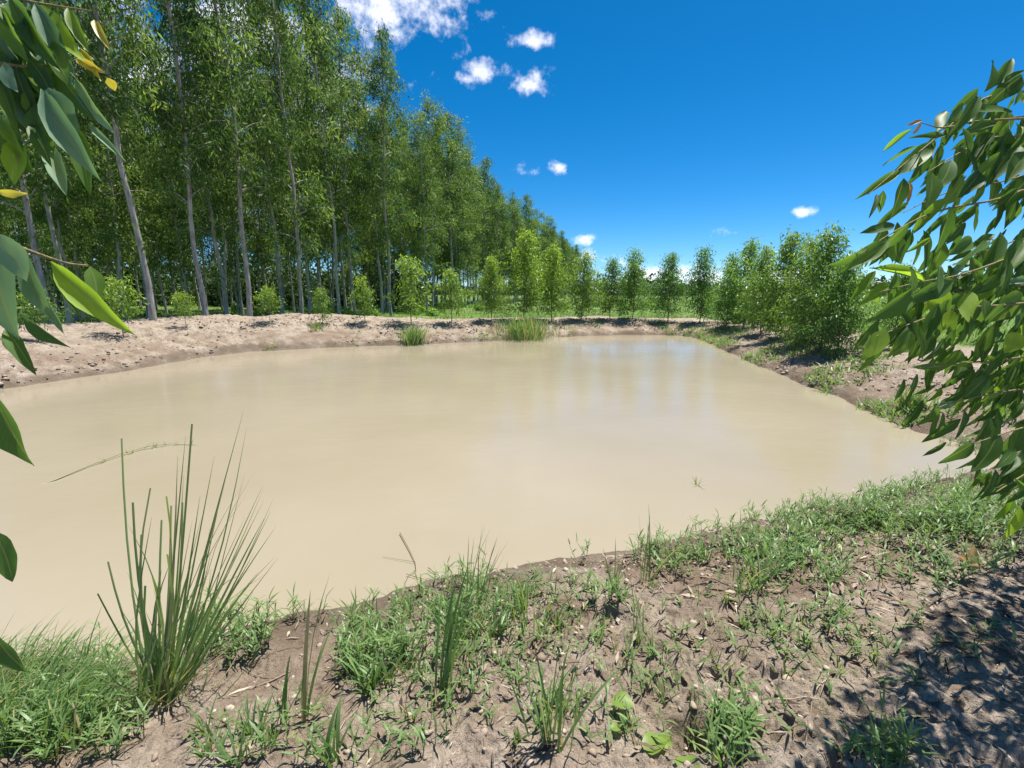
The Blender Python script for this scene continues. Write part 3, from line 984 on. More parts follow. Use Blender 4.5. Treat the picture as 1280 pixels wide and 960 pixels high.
# clods and litter
ico_v = []
phi = (1 + 5 ** 0.5) / 2
for a_, b_ in ((-1, phi), (1, phi), (-1, -phi), (1, -phi)):
    ico_v += [(a_, b_, 0)]
for a_, b_ in ((-1, phi), (1, phi), (-1, -phi), (1, -phi)):
    ico_v += [(0, a_, b_)]
for a_, b_ in ((phi, -1), (phi, 1), (-phi, -1), (-phi, 1)):
    ico_v += [(a_, 0, b_)]
ico_v = unit(np.array(ico_v, float))
ico_f = np.array([(0, 11, 5), (0, 5, 1), (0, 1, 7), (0, 7, 10), (0, 10, 11), (1, 5, 9), (5, 11, 4), (11, 10, 2), (10, 7, 6), (7, 1, 8), (3, 9, 4), (3, 4, 2), (3, 2, 6), (3, 6, 8), (3, 8, 9), (4, 9, 5), (2, 4, 11), (6, 2, 10), (8, 6, 7), (9, 8, 1)])


oct_v = np.array([(1, 0, 0), (0, 1, 0), (-1, 0, 0), (0, -1, 0), (0, 0, 1), (0, 0, -1)], float)
oct_f = np.array([(0, 1, 4), (1, 2, 4), (2, 3, 4), (3, 0, 4), (1, 0, 5), (2, 1, 5), (3, 2, 5), (0, 3, 5)])


def clods(name, xs, ys, sizes, label, g, base=(ico_v, ico_f)):
    n = len(xs); bv, bf = base; nv = len(bv)
    z = terrain(xs, ys)
    s = sizes[:, None, None] * g.uniform(0.6, 1.3, (n, nv, 1)) * g.uniform(0.6, 1.4, (n, 1, 3)) * np.array([1, 1, 0.6])
    v = bv[None] * s + np.stack([xs, ys, z + sizes * 0.12], 1)[:, None]
    f = (bf[None] + (np.arange(n) * nv)[:, None, None]).reshape(-1, 3)
    geo = Geo(); geo.add(v.reshape(-1, 3), f, np.repeat(np.clip(g.normal(0.5, 0.2, n), 0, 1), nv))
    return tag(link(name, geo.mesh(name), M_CLOD), label, 'soil', kind='stuff')


g = np.random.default_rng(70)
n = 18000
xs, ys = g.uniform(-3.2, 5.5, n), g.uniform(0.8, 5.5, n)
dd = dist_at(xs, ys); ok = (dd > 0.03) & (dd < 4) & (vnoise(xs * 2.2, ys * 2.2, 33) + g.uniform(-0.5, 0.5, n) > -0.05)
xs, ys = xs[ok], ys[ok]
clods('soil_clods', xs, ys, 0.003 + 0.016 * g.uniform(0, 1, len(xs)) ** 3.0, 'crumbly clods of dried mud on the near bank', g)
n = 70000
xs, ys = g.uniform(-17, 12, n), g.uniform(6, 24, n)
dd = dist_at(xs, ys); _, w, nm = bank_shape(xs, ys)
ok = (dd > 0.02) & (dd < w * 1.05) & (vnoise(xs * 0.9, ys * 0.9, 34) + g.uniform(-0.6, 0.6, n) > 0.0)
xs, ys = xs[ok], ys[ok]
clods('bank_clods', xs, ys, 0.008 + 0.055 * g.uniform(0, 1, len(xs)) ** 4, 'crumbled earth lying on the far and left banks', g, (oct_v, oct_f))

lit = Geo()
n = 60000
xs, ys = g.uniform(-3.0, 5.0, n), g.uniform(0.7, 5.0, n)
dd = dist_at(xs, ys)
dens = 0.25 + 0.9 * sstep(0.6, 2.2, xs) * sstep(3.6, 1.6, ys) + 0.3 * vnoise(xs * 1.6, ys * 1.6, 88)
ok = (dd > 0.1) & (g.uniform(0, 1, n) < dens)
xs, ys = xs[ok], ys[ok]; n = len(xs)
P = np.stack([xs, ys, terrain(xs, ys) + g.uniform(0.002, 0.014, n)], 1)
a = g.uniform(0, 6.28, n)
Ln = 0.008 + 0.095 * g.uniform(0, 1, n) ** 3
v, f = leaf_quads(P, np.column_stack([np.cos(a), np.sin(a), g.normal(0, 0.12, n)]), np.column_stack([g.normal(0, 0.3, (n, 2)), np.ones(n)]), Ln, Ln * g.uniform(0.05, 0.3, n), 0.35)
lit.add(v, f, np.repeat(np.clip(g.normal(0.42, 0.24, n), 0, 1), 4))
for k in range(500):
    x_, y_ = g.uniform(-2.4, 4.0), g.uniform(0.9, 4.2)
    if dist_at(x_, y_) < 0.15:
        continue
    a_, l_ = g.uniform(0, 6.28), g.uniform(0.05, 0.26)
    t_ = np.linspace(-0.5, 0.5, 4)
    bx_, by_ = x_ + t_ * l_ * math.cos(a_) + g.normal(0, 0.004, 4), y_ + t_ * l_ * math.sin(a_) + g.normal(0, 0.004, 4)
    lit.add(*tube(np.stack([bx_, by_, terrain(bx_, by_) + 0.005], 1), g.uniform(0.0008, 0.003), 3), float(np.clip(g.normal(0.45, 0.25), 0, 1)))
tag(link('leaf_litter', lit.mesh('leaf_litter'), M_DRY), 'dry fallen leaves and twigs strewn over the near bank', 'leaf litter', kind='stuff')

# ------------------------------------------------------------------ single tufts of the near bank
g = np.random.default_rng(80)
tufts = [  # base pixel, top row, blades, spread, lean range, width range, droop range, lean azimuth, label
    ((352, 905), 772, 5, .006, (.0, .22), (.010, .016), (.0, .4), 0.6, 'narrow fan of upright broad blades just right of the tall reed clump'),
    ((380, 902), 742, 6, .006, (.05, .3), (.010, .017), (.1, .6), 0.5, 'tall leaning broad-bladed tuft with pale tip over the water, right of the upright fan'),
    ((418, 955), 888, 12, .012, (.1, .8), (.008, .014), (.2, .9), None, 'star-shaped low tuft at the bottom edge below the leaning tuft'),
    ((300, 950), 890, 14, .018, (.2, .9), (.005, .010), (.2, .9), None, 'loose spreading tuft at the bottom edge right of the reed shadow'),
    ((460, 862), 800, 22, .020, (.2, .9), (.006, .011), (.2, 1.0), None, 'dense arching green clump between the leaning tuft and the tall central tuft'),
    ((553, 872), 712, 15, .014, (.02, .38), (.008, .014), (.1, .7), 0.9, 'tall central tuft of broad green blades leaning to the right'),
    ((594, 780), 668, 17, .022, (.0, .35), (.005, .009), (.0, .5), 0.6, 'tall fine-bladed tuft at the water edge behind the central tuft'),
    ((655, 790), 702, 9, .010, (.0, .3), (.005, .009), (.0, .4), None, 'slender upright tuft at the water edge in the middle'),
    ((690, 930), 802, 26, .020, (.0, .45), (.005, .010), (.05, .6), None, 'full upright tuft standing alone on bare mud at bottom centre'),
    ((765, 746), 672, 9, .008, (.1, .4), (.008, .012), (.1, .5), None, 'v-shaped tuft of few blades standing at the water edge'),
    ((810, 728), 640, 14, .016, (.0, .4), (.005, .010), (.0, .6), None, 'tall pale tuft at the water edge right of the v-shaped tuft'),
    ((814, 820), 778, 10, .012, (.1, .7), (.005, .009), (.1, .8), None, 'little grass tuft on the bare mud above the burrow hole'),
    ((863, 892), 850, 4, .005, (.0, .12), (.006, .009), (.0, .1), None, 'two or three dark grass spikes sticking up beside the burrow hole'),
    ((905, 958), 898, 24, .030, (.1, .7), (.006, .012), (.2, .9), None, 'leafy tuft with a yellow blade right of the burrow hole'),
    ((1105, 958), 925, 20, .025, (.2, .8), (.005, .010), (.2, .9), None, 'shaded grass tuft under the sapling shadow at the bottom edge'),
    ((945, 738), 672, 22, .030, (.1, .7), (.005, .010), (.2, .9), None, 'thick green tuft at the left end of the right-hand grass mat'),
]
for (b_, vt, n, spd, ln, wd, dr, az0, lab) in tufts:
    p = hit(*b_); h = height_to(p, vt)
    geo = Geo(); grass_tuft(geo, np.zeros(3), g, n, max(h, 0.05) * 1.05, spd, ln, wd, dr, 0.07, az0, 3.14 if az0 is None else 0.9)
    o = link('grass_tuft', geo.mesh('grass_tuft'), M_GRASS); o.location = p
    tag(o, lab, 'grass tuft', 'grass tufts on the near bank')

# far clumps
far_clumps = [((655, 424), 390, 620, .45, 'wide pale grass clump on the far shore before the tallest young tree'),
              ((518, 430), 402, 300, .20, 'lone rounded reed clump at the far water edge'),
              ((395, 414), 398, 50, .14, 'small dark weed clump on the slope of the pale far bank'),
              ((340, 438), 427, 24, .09, 'tiny green tuft low on the pale far bank near the water'),
              ((1136, 512), 478, 130, .08, 'bright arching grass clump on the right shore behind the hanging leaves')]
for (b_, vt, n, spd, lab) in far_clumps:
    p = hit(*b_); h = height_to(p, vt)
    geo = Geo(); grass_tuft(geo, np.zeros(3), g, n, h * 1.05, spd, (0.0, 0.6), (0.014, 0.026), (0.1, 0.8), 0.15)
    o = link('grass_clump', geo.mesh('grass_clump'), M_GRASS); o.location = p
    tag(o, lab, 'grass clump', 'grass clumps on the far shores')

# ------------------------------------------------------------------ the tall reed clump
rp = hit(203, 868)
reed = empty('reed_clump', rp)
tag(reed, 'tall clump of stiff cut reed stalks standing in the left foreground', 'reed')
depth_r = rp[1] * CP + (CAM_H - rp[2]) * SP
stalks = [  # base offset column, top pixel, cut off square?
    (188, 152, 548, 1), (196, 166, 628, 1), (192, 135, 702, 1), (186, 122, 742, 1), (190, 160, 655, 0), (198, 188, 610, 1), (203, 232, 545, 0), (205, 240, 530, 1), (207, 304, 515, 0), (209, 308, 536, 0),
    (204, 222, 570, 0), (206, 268, 570, 0), (208, 272, 640, 0), (200, 177, 668, 1), (203, 214, 632, 1), (205, 228, 628, 1), (202, 202, 650, 1), (207, 250, 620, 0), (209, 282, 600, 0), (211, 262, 660, 0),
    (213, 330, 648, 0), (214, 345, 658, 0), (212, 338, 640, 0), (212, 318, 690, 0), (214, 322, 716, 0), (210, 290, 690, 0), (214, 312, 745, 0), (190, 127, 795, 0), (194, 150, 760, 0)]
mats = (M_REED,)


def stalk_mesh(tip, width, cut, bend, g):
    n = 6
    t = np.linspace(0, 1, n)
    side = np.array([-tip[1], tip[0], 0.0]); side = side / (np.linalg.norm(side) + 1e-9)
    path = np.outer(t, tip) + np.outer(np.sin(t * math.pi) * bend, side + np.array([0, 0, 0.4]))
    s = unit(np.cross(tip, [0.25, -1, 0.15])[None])[0]
    nn = unit(np.cross(s, tip)[None])[0]
    w = width * (np.array([1.0, 1.05, 1.0, 0.95, 0.9, 0.82]) if cut else np.array([0.9, 1.0, 0.95, 0.8, 0.5, 0.06]))
    v = np.stack([path - s * w[:, None] / 2, path + nn * w[:, None] * 0.22, path + s * w[:, None] / 2], 1).reshape(-1, 3)
    q = [(k * 3 + a, k * 3 + a + 1, k * 3 + a + 4, k * 3 + a + 3) for k in range(n - 1) for a in (0, 1)]
    base_t = float(np.clip(g.normal(0.45, 0.16), 0, 0.85))
    tint = np.repeat(np.clip(base_t + np.where(t < 0.2, 0.25, 0) + (np.where(t > 0.95, 0.2, 0) if cut else 0), 0, 1), 3)
    return make_mesh('reed_blade', v, np.array(q), {'tint': tint})


g = np.random.default_rng(90)
for (bu, tu, tv, cut) in stalks:
    dz = depth_r + g.normal(0, 0.10)
    tip = at_depth(tu, tv, dz) - rp
    bofs = np.array([(bu - 203) / FPX * depth_r, g.normal(0, 0.02), -0.03])
    o = link('blade', stalk_mesh(tip - bofs, g.uniform(0.007, 0.011), cut, g.normal(0, 0.035), g), M_REED, reed)
    o.location = bofs
for k in range(28):     # the thinner blades arching over to the right
    tu, tv = g.uniform(215, 345), g.uniform(560, 800)
    tv = max(tv, 560 + abs(tu - 270) * 0.9)
    tip = at_depth(tu, tv, depth_r + g.normal(0, 0.13)) - rp
    o = link('blade', stalk_mesh(tip, g.uniform(0.003, 0.0065), False, g.normal(0.03, 0.06), g), M_REED, reed)
    o.location = (g.normal(0.02, 0.035), g.normal(0, 0.03), -0.03)
for k in range(34):
    a = g.uniform(0, 6.28); ln = min(abs(g.normal(0.2, 0.13)), 0.4); h = g.uniform(0.3, 1.0) * (1 - ln)
    tip = np.array([math.cos(a) * math.sin(ln) * h + 0.16 * h, math.sin(a) * math.sin(ln) * h, math.cos(ln) * h])
    o = link('blade', stalk_mesh(tip, g.uniform(0.006, 0.010), k % 4 == 0, g.normal(0, 0.05), g), M_REED, reed)
    o.location = (g.normal(0, 0.035), g.normal(0, 0.03), -0.03)

for k in range(34):     # dead thatch round the foot
    a = g.uniform(0, 6.28); h = g.uniform(0.12, 0.34); ln = g.uniform(0.5, 1.35)
    me = stalk_mesh(np.array([math.cos(a) * math.sin(ln) * h, math.sin(a) * math.sin(ln) * h, math.cos(ln) * h + 0.02]), g.uniform(0.004, 0.008), False, g.normal(0, 0.04), g)
    me.attributes['tint'].data.foreach_set('value', np.full(len(me.vertices), 1.0, np.float32))
    o = link('dead_blade', me, M_REED, reed)
    o.location = (g.normal(0, 0.03), g.normal(0, 0.03), -0.02)

# ------------------------------------------------------------------ leaf blades that are big in the picture


def leaf_mesh(seed, sickle, fold, curl, broad=0.36, wide=False):
    g = np.random.default_rng(seed)
    n = 12
    t = np.linspace(0, 1, n)
    tt_ = np.clip((t - 0.04) / 0.96, 0, 1)
    w = tt_ ** 0.62 * (1 - tt_) ** 1.05; w = w / w.max() * 0.5
    if wide:
        w = np.sin(np.pi * tt_ ** 0.78) ** 0.9 * 0.5
    w = w * (1 + 0.05 * np.sin(t * 17 + seed)); w[0] = 0.025; w[-1] = 0.004
    cx = sickle * np.sin(t * np.pi * 0.9) ; cz = -curl * t ** 2
    wave = 0.03 * np.sin(t * 9 + seed * 1.7)
    V = []
    for k in range(n):
        zf = w[k] * fold
        V += [(cx[k] / broad * 0.5 - w[k], t[k], cz[k] + zf + wave[k]), (cx[k] / broad * 0.5, t[k], cz[k]), (cx[k] / broad * 0.5 + w[k], t[k], cz[k] + zf - wave[k])]
    F = [(k * 3 + a, k * 3 + a + 1, k * 3 + a + 4, k * 3 + a + 3) for k in range(n - 1) for a in (0, 1)]
    me = make_mesh('leaf', np.array(V), np.array(F), {'tint': np.full(len(V), 0.5)}, smooth=True)
    uv = me.uv_layers.new(name='UVMap')
    vi = np.empty(len(me.loops), np.int32); me.loops.foreach_get('vertex_index', vi)
    sidev = np.tile([-1.0, 0.0, 1.0], n); yy = np.repeat(t, 3)
    uv.data.foreach_set('uv', np.stack([sidev[vi], yy[vi]], 1).astype(np.float32).ravel())
    return me


def leaf_set(mat, seed0, wide=False):
    out = []
    for i in range(7):
        me = leaf_mesh(seed0 + i, (-0.10, 0.06, 0.12, -0.04, 0.09, -0.13, 0.02)[i], (0.25, 0.4, 0.15, 0.5, 0.3, 0.1, 0.35)[i], (0.10, 0.22, 0.05, 0.16, 0.3, 0.02, 0.12)[i], 0.36, wide)
        me.materials.append(mat); out.append(me)
    return out


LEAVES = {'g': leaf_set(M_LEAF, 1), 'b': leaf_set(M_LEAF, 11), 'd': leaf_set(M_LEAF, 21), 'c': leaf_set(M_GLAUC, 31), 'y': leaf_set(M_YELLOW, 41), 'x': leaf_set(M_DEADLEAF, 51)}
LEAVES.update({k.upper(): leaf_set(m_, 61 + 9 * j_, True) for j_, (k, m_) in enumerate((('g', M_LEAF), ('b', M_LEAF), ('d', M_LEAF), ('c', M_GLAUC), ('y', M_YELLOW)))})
LCOL = {'g': (1, 1, 1, 1), 'b': (2.1, 1.75, 1.0, 1), 'd': (0.72, 0.78, 0.78, 1), 'c': (1, 1, 1, 1), 'y': (1, 1, 1, 1), 'x': (1, 1, 1, 1)}  # bright and dark kinds put sunlit and shaded tone into the leaf colour
lr = random.Random(11)


def place_leaf(base, tip, width, kind, parent, face=None):
    base, tip = Vector(base), Vector(tip)
    yv = (tip - base); ln = yv.length; yv.normalize()
    nrm_ = face or Vector((lr.gauss(0, 0.45), -1 + lr.gauss(0, 0.3), 0.45 + lr.gauss(0, 0.45)))
    xv = yv.cross(nrm_).normalized(); zv = xv.cross(yv).normalized()
    o = bpy.data.objects.new('leaf', lr.choice(LEAVES[kind]))
    COL.objects.link(o)
    mt = Matrix.Identity(4)
    mt.col[0][:3] = xv * width; mt.col[1][:3] = yv * ln; mt.col[2][:3] = zv * ln * 0.6; mt.col[3][:3] = base
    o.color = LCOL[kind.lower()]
    o.parent = parent
    o.matrix_world = mt
    o.matrix_parent_inverse = parent_world[parent].inverted()
    o.matrix_basis = mt
    return o


parent_world = {}


def branch(path, r0, r1, root, name='branch', mat=None):
    path = np.asarray(path, float)
    # smooth the polyline
    for _ in range(2):
        a, b_ = path[:-1], path[1:]
        path = np.concatenate([path[:1], np.stack([a * 0.75 + b_ * 0.25, a * 0.25 + b_ * 0.75], 1).reshape(-1, 3), path[-1:]])
    v, f = tube(path, np.linspace(r0, r1, len(path)), 6)
    geo = Geo(); geo.add(v - np.array(root.location), f)
    o = link(name, geo.mesh(name, True), mat or M_TWIG, root)
    parent_world[o] = Matrix.Translation(root.location)
    return o, path


# --- the sapling on the right
stem_xy = np.array([2.45, 1.75])
sz = float(terrain(*stem_xy))
right = empty('eucalyptus_sapling', (stem_xy[0], stem_xy[1], sz))
tag(right, 'leafy eucalyptus sapling with drooping glossy leaves reaching in from the right edge', 'sapling')
sp_ = np.array([[stem_xy[0], stem_xy[1], sz - 0.1], [stem_xy[0] - 0.03, stem_xy[1] - 0.05, sz + 0.8], [stem_xy[0] - 0.08, stem_xy[1] - 0.12, sz + 1.7], [stem_xy[0] - 0.1, stem_xy[1] - 0.15, sz + 2.9]])
stem_o, stem_path = branch(sp_, 0.022, 0.006, right, 'stem', M_STEM)
bl_px = [
    [(1275, 112), (1225, 122), (1180, 165), (1130, 205), (1085, 243)],
    [(1280, 170), (1240, 170), (1200, 190), (1160, 215)],
    [(1290, 232), (1250, 250), (1170, 262), (1115, 290), (1075, 318)],
    [(1290, 312), (1262, 322), (1200, 345), (1150, 352), (1100, 365)],
    [(1290, 378), (1250, 382), (1190, 385), (1130, 408), (1095, 420)],
    [(1290, 445), (1250, 450), (1190, 455), (1150, 460)],
    [(1290, 485), (1250, 490), (1200, 500), (1165, 512)],
    [(1300, 530), (1275, 535), (1215, 555)],
    [(1310, 580), (1285, 590), (1245, 615)],
]
bl_px += [[(1215, 150), (1180, 162), (1150, 153)]]
bl_px += [[(u_ + 14, v_ - 24) for u_, v_ in px_[:-1]] for px_ in (bl_px[1], bl_px[2], bl_px[3], bl_px[4], bl_px[5], bl_px[6])]
bdep = [(1.55, 1.25), (1.6, 1.3), (1.5, 1.15), (1.45, 1.15), (1.4, 1.1), (1.5, 1.3), (1.5, 1.3), (1.45, 1.2), (1.4, 1.2), (1.42, 1.3), (1.85, 1.6), (1.8, 1.5), (1.8, 1.45), (1.75, 1.45), (1.8, 1.6), (1.8, 1.6)]
right_br = []
for px, (d0, d1) in zip(bl_px, bdep):
    pts = [at_depth(u, v, d0 + (d1 - d0) * k / (len(px) - 1)) for k, (u, v) in enumerate(px)]
    zt = min(max(pts[0][2] - 0.12, sz + 0.4), sz + 2.8)
    j = np.argmin(np.abs(stem_path[:, 2] - zt))
    right_br.append(branch([stem_path[j], (stem_path[j] * 0.5 + pts[0] * 0.5) + [0, 0, 0.05]] + pts, 0.0055, 0.0009, right))


def nearest_branch(p, brs):
    best = min(((np.min(np.linalg.norm(path - p, axis=1)), o, path) for o, path in brs), key=lambda t: t[0])
    i = np.argmin(np.linalg.norm(best[2] - p, axis=1))
    return best[1], best[2][i]


right_leaves = '''1230 115 1248 72 16 d;1238 110 1271 70 16 d;1255 105 1282 86 13 g;1278 95 1242 130 26 d;1222 118 1198 168 18 d;1204 128 1178 162 10 g;1265 140 1208 137 15 g;1245 155 1200 168 15 g
1237 165 1207 212 17 d;1262 165 1235 205 25 d;1182 170 1138 170 9 g;1170 178 1118 212 20 d;1165 185 1118 219 17 g;1125 215 1074 246 11 g;1150 195 1140 228 13 d;1162 190 1140 230 15 d;1165 215 1158 261 21 d
1130 222 1122 271 17 d;1104 238 1100 267 9 d;1096 243 1090 270 7 d;1136 228 1135 257 4 x;1190 200 1165 240 19 d;1205 220 1175 255 23 g;1198 180 1200 232 19 d;1225 215 1200 245 19 d;1270 180 1240 228 24 d
1285 190 1262 225 22 d;1290 220 1255 265 22 d;1152 151 1134 156 5 x;1151 154 1140 168 5 x;1118 282 1076 289 14 d;1110 297 1045 340 22 d;1112 300 1052 338 18 g;1120 296 1075 320 18 g;1120 295 1128 330 21 g
1155 352 1092 330 14 b;1120 354 1075 380 14 b;1140 362 1087 402 23 d;1190 350 1130 380 23 g;1184 362 1170 397 23 b;1215 365 1212 402 19 b;1278 368 1238 402 27 b;1190 388 1180 412 15 b
1108 411 1074 450 22 b;1120 413 1083 448 15 g;1140 415 1117 446 19 g;1272 415 1255 441 21 b;1290 370 1268 410 21 c;1292 350 1244 356 10 c;1205 327 1185 345 13 c;1180 457 1140 458 10 g;1215 455 1196 457 8 b;1243 447 1225 454 12 b
1172 505 1146 534 15 g;1195 497 1172 512 13 c;1178 515 1173 540 11 d;1205 512 1200 550 12 d;1218 553 1181 583 19 d;1248 540 1212 590 22 d;1270 560 1240 586 12 g;1272 570 1253 595 14 d;1275 600 1230 624 10 d
1285 615 1270 645 15 d;1292 625 1280 650 14 d;1230 300 1195 335 20 d;1250 290 1225 340 20 d;1180 300 1160 345 22 d;1215 300 1190 318 18 g;1280 300 1250 345 22 d;1255 340 1215 370 20 d;1265 480 1240 525 20 d;1235 470 1205 500 20 d'''
for row in right_leaves.replace('\n', ';').split(';'):
    a = row.split()
    bu, bv, tu, tv, wpx = map(float, a[:5])
    o, _ = nearest_branch(at_depth(bu, bv, 1.3), right_br)
    path = [p for oo, p in right_br if oo is o][0]
    dep = 1.3 if True else 0
    # depth of the branch point closest to the leaf's direction
    q = np.array([(640 + FPX * p[0] / (p[1] * CP - (p[2] - CAM_H) * SP), p[1] * CP - (p[2] - CAM_H) * SP, p[2]) for p in path])
    dep = float(np.interp(0, [0], [q[np.argmin(np.abs(q[:, 0] - bu)), 1]])) + lr.uniform(-0.06, 0.04)
    place_leaf(at_depth(bu, bv, dep), at_depth(tu, tv, dep + lr.uniform(-0.04, 0.03)), wpx / FPX * dep * 0.98, a[5], o)
# the inner leaves, hanging from the same branches
for k in range(720):
    o, path = right_br[k % len(right_br)]
    if k % len(right_br) == 9 and k > 60:
        o, path = right_br[3 + k % 4]
    i = lr.randrange(len(path) // 5, int(len(path) * (0.7 if k % len(right_br) == 0 else 0.86)))
    cl = lambda m_, s_: m_ + max(-1.4, min(1.4, lr.gauss(0, 1))) * s_
    p = path[i] + np.array([cl(0, 0.035), cl(0.03, 0.05), cl(-0.01, 0.035)])
    ln = lr.uniform(0.06, 0.12)
    d = unit(np.array([[-0.38 + lr.gauss(0, 0.36), lr.gauss(0, 0.35), -1.0 + lr.gauss(0, 0.3)]]))[0]
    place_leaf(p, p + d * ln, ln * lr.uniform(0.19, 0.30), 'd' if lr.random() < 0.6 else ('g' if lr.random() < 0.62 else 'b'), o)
# the rest of the crown stands outside the picture and throws the shade on the bank
g = np.random.default_rng(95)
n = 3000
P = np.column_stack([g.normal(2.55, 0.5, n), g.normal(2.15, 0.42, n), g.uniform(sz + 0.7, sz + 3.2, n)])
depth_p = P[:, 1] * CP - (P[:, 2] - CAM_H) * SP
P = P[(P[:, 0] / depth_p > 1.15)]
n = len(P); Ln = g.uniform(0.09, 0.14, n)
v, f = leaf_quads(P, np.column_stack([g.normal(0, 0.5, (n, 2)), -0.8 + g.normal(0, 0.3, n)]), unit(g.normal(0, 1, (n, 3)) + [0, 0, 0.5]), Ln, Ln * 0.34)
geo = Geo(); geo.add(v - np.array(right.location), f, np.repeat(g.uniform(0.2, 0.7, n), 4))
cr = link('crown', geo.mesh('crown'), M_YOUNG, right); cr['kind'] = 'stuff'

# --- the sapling on the left, very close to the camera
lx, ly = -1.25, 0.35
lz = float(terrain(lx, ly))
left = empty('eucalyptus_sapling', (lx, ly, lz))
tag(left, 'close eucalyptus sapling with broad grey-green leaves hanging in at the left edge', 'sapling')
sp_ = np.array([[lx, ly, lz - 0.1], [lx + 0.02, ly + 0.02, lz + 0.8], [lx + 0.0, ly + 0.03, lz + 1.6], [lx - 0.02, ly + 0.05, lz + 2.5]])
_, lstem = branch(sp_, 0.018, 0.006, left, 'stem', M_STEM)
left_br = []
for px, d0, d1 in [([(-30, -20), (25, 0), (60, 6), (115, 14)], 0.60, 0.66), ([(-40, 70), (0, 79), (30, 84), (68, 81), (98, 95)], 0.58, 0.64), ([(-40, 115), (20, 125), (45, 135), (62, 185)], 0.60, 0.66),
                   ([(-60, 290), (0, 300), (32, 312), (60, 322), (85, 330), (110, 332)], 0.52, 0.60), ([(-60, 470), (-20, 478), (-5, 484)], 0.5, 0.52), ([(-60, 650), (-25, 655), (-6, 664)], 0.55, 0.56), ([(-60, 775), (-30, 780), (-8, 792)], 0.6, 0.6)]:
    pts = [at_depth(u, v, d0 + (d1 - d0) * k / (len(px) - 1)) for k, (u, v) in enumerate(px)]
    j = np.argmin(np.abs(lstem[:, 2] - (pts[0][2] - 0.08)))
    left_br.append(branch([lstem[j], lstem[j] * 0.5 + pts[0] * 0.5 + [0, 0, 0.03]] + pts, 0.004, 0.0009, left))
left_leaves = '''14 -2 64 82 26 g;44 3 92 94 19 c;52 5 104 74 22 b;85 10 108 62 13 b;95 98 137 164 17 c;95 73 128 89 10 y;118 25 135 58 9 y;134 97 143 114 11 y;110 156 153 194 8 c
53 112 112 213 26 c;60 110 96 168 30 c;96 158 112 242 19 g;62 184 80 241 18 c;-2 148 24 184 13 b;22 174 15 228 22 b;-4 240 33 241 9 y;5 78 22 114 17 c;-5 34 26 86 11 c;-6 10 20 34 15 b;8 44 36 76 17 g
20 85 46 152 22 d;36 118 52 178 20 d;8 120 40 172 18 d;42 150 62 205 16 d;30 92 78 142 20 g;-6 60 14 120 20 d;66 80 115 150 20 g;0 100 18 160 16 d;100 60 124 100 9 y;24 2 48 60 16 d;70 8 84 60 10 g
-14 276 12 424 50 c;33 314 56 400 23 c;64 327 156 413 25 b;68 334 98 395 8 d;113 333 119 377 18 g;58 374 78 419 9 c;25 388 81 436 17 d;7 408 41 467 16 g;-8 290 30 352 30 c;-12 482 34 584 40 d;-9 662 11 729 27 g;-10 788 36 842 22 d'''
for k in range(26):
    bu, bv = lr.uniform(-10, 75), lr.uniform(-5, 150)
    l_ = lr.uniform(45, 75)
    left_leaves += f";{bu:.0f} {bv:.0f} {bu + l_ * lr.uniform(0.2, 0.6):.0f} {bv + l_:.0f} {lr.uniform(14, 24):.0f} {lr.choice('ggbcdd')}"
for row in left_leaves.replace('\n', ';').split(';'):
    a = row.split()
    bu, bv, tu, tv, wpx = map(float, a[:5])
    k = min(range(len(left_br)), key=lambda q: np.min(np.linalg.norm(left_br[q][1] - at_depth(bu, bv, 0.6), axis=1)))
    path = left_br[k][1]
    q = path[np.argmin(np.linalg.norm(path - at_depth(bu, bv, 0.6), axis=1))]
    dep = q[1] * CP - (q[2] - CAM_H) * SP + lr.uniform(-0.02, 0.03)
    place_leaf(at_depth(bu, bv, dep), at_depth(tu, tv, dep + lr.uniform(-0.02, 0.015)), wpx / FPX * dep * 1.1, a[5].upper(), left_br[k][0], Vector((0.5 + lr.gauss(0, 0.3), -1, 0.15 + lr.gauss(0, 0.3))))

# ------------------------------------------------------------------ small single things
# broad-leaved seedling
p = hit(795, 935)
seed = empty('seedling', p)
tag(seed, 'bright green broad-leaved seedling on the mud left of the burrow hole', 'seedling')
parent_world[seed] = Matrix.Translation(seed.location)


def round_leaf(a):
    n = 12
    t = np.linspace(0, 2 * np.pi, n, endpoint=False)
    rad = 0.5 * (1 - 0.12 * np.cos(t + 0.3)) * np.where(np.abs(t - np.pi) < 0.3, 0.8, 1)
    V = np.column_stack([rad * np.sin(t), 0.5 + rad * np.cos(t), 0.13 * np.sin(2 * t + a)])
    V = np.concatenate([V, [[0, 0.5, -0.10]]])
    F = np.stack([np.arange(n), (np.arange(n) + 1) % n, np.full(n, n)], 1)
    me = make_mesh('round_leaf', V, F, {'tint': np.full(n + 1, 0.85)}, True)
    me.materials.append(M_YOUNG)
    return me


for k, (u, v, size, azm, dz) in enumerate([(783, 902, .075, 1.9, .045), (803, 935, .085, -0.6, .035), (823, 938, .05, 0.4, .02), (845, 952, .075, -0.7, .01), (776, 915, .04, 3.6, .02)]):
    q = hit(u, v)
    o = link('leaf', round_leaf(k), None, seed)
    o.location = Vector(q) - Vector(p) + Vector((0, 0, dz)); o.scale = (size, size, size)
    o.rotation_euler = (lr.uniform(-0.1, 0.35), lr.uniform(-0.2, 0.2), azm - 1.57)
    o.color = (0.85, 0.85, 0.8, 1)
    pth = np.array([[0, 0, -0.01], (np.array(o.location) * 0.5) + [0, 0, 0.02], np.array(o.location)])
    geo = Geo(); geo.add(*tube(pth, 0.0018, 4)); link('stalk', geo.mesh('stalk'), M_TWIG, seed)

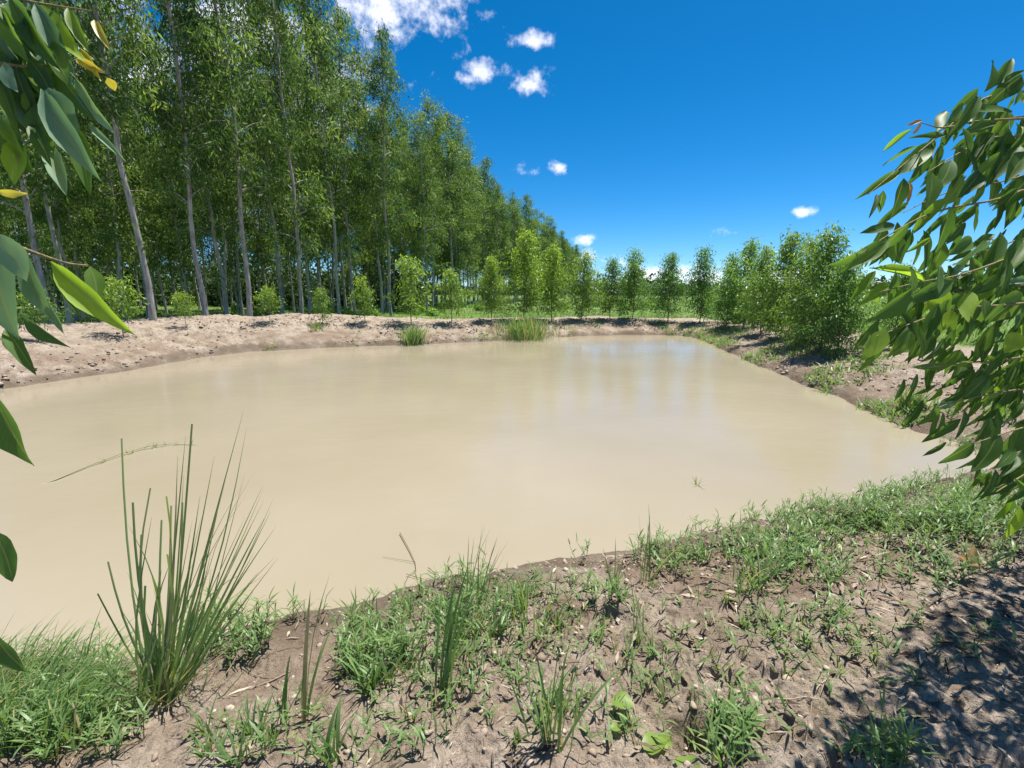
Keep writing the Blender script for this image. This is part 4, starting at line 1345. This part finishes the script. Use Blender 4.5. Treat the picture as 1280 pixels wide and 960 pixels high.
# curled orange dead leaf
p = hit(1208, 712)
dead = empty('fallen_leaf', p)
tag(dead, 'curled orange-brown fallen leaf lying on the grass at the right', 'leaf')
parent_world[dead] = Matrix.Translation(dead.location)
dp = p[1] * CP + (CAM_H - p[2]) * SP
for tu, tv, wpx in [(1218, 688, 12), (1236, 722, 14), (1196, 698, 8)]:
    place_leaf(p + [0, 0, 0.02], at_depth(tu, tv, dp) + [0, 0, 0.03], wpx / FPX * dp, 'x', dead, Vector((0.1, -0.5, 1)))

# floating runner on the water with sprouts
path = []
for (u, v) in [(38, 608), (70, 600), (110, 584), (150, 570), (185, 560), (215, 556), (250, 556)]:
    x, y = on_water(u, v, 0.005); path.append((x, y, 0.006))
geo = Geo()
path = np.array(path); path[:, 2] += [-.02, 0.002, 0.01, 0.02, 0.02, 0.012, -0.01]
geo.add(*tube(path, np.linspace(0.006, 0.003, len(path)), 5), 0.95)
rn = empty('floating_runner', path[3])
tag(rn, 'thin floating grass runner with little sprouts on the pond beyond the reeds', 'runner')
g = np.random.default_rng(97)
gg = Geo(); gg.add(*tube(path - path[3], np.linspace(0.007, 0.003, len(path)), 5), 0.95)
link('stem', gg.mesh('stem'), M_REED, rn)
for k in range(9):
    t = g.uniform(0.35, 1.0) * (len(path) - 1); i = int(min(t, len(path) - 2))
    q = path[i] + (path[i + 1] - path[i]) * (t - i)
    s_ = Geo(); grass_tuft(s_, np.zeros(3), g, 4, 0.11, 0.004, (0.3, 1.1), (0.005, 0.008), (0.2, 0.8), 0.1)
    o = link('sprout', s_.mesh('sprout'), M_GRASS, rn); o.location = Vector(q - path[3])

# dead twig in the shallows
p = np.array([*on_water(518, 700), 0.0])
tw = Geo()
dp = p[1] * CP + CAM_H * SP
node = lambda u, v: np.array([*on_water(u, v), 0.0]) - p
for pts, r in [([(500, 668), (512, 690), (519, 705), (520, 715)], 0.004), ([(519, 705), (505, 702), (478, 697)], 0.002), ([(520, 715), (510, 722), (503, 738)], 0.0025), ([(508, 720), (530, 726), (545, 722)], 0.0025), ([(535, 712), (560, 730), (575, 742)], 0.003)]:
    q = np.array([node(*k) for k in pts]); q[:, 2] += np.linspace(0.015, 0.006, len(q))
    tw.add(*tube(q, np.linspace(r * 0.8, r * 0.4, len(q)), 5), 0.35)
o = link('dead_twig', tw.mesh('dead_twig'), M_DRY); o.location = p
tag(o, 'forked dead twig lying in the shallows near the bright cloud reflection', 'twig')

# sprig out in the water
for (u, v, vt, lab) in [(871, 607, 594, 'lone small sprig poking out of the open water'), (1078, 612, 600, 'tiny sprig in the water beside the right-hand grass mat')]:
    p = np.array([*on_water(u, v), 0.0]); geo = Geo()
    grass_tuft(geo, np.zeros(3), g, 8, height_to(p, vt) * 1.3, 0.008, (0.1, 0.9), (0.005, 0.009), (0.2, 0.8), 0.2)
    o = link('water_sprig', geo.mesh('water_sprig'), M_GRASS); o.location = p
    tag(o, lab, 'sprig')

print('tall trees', len(front) + n_back, 'polys', sum(len(m.polygons) for m in bpy.data.meshes))
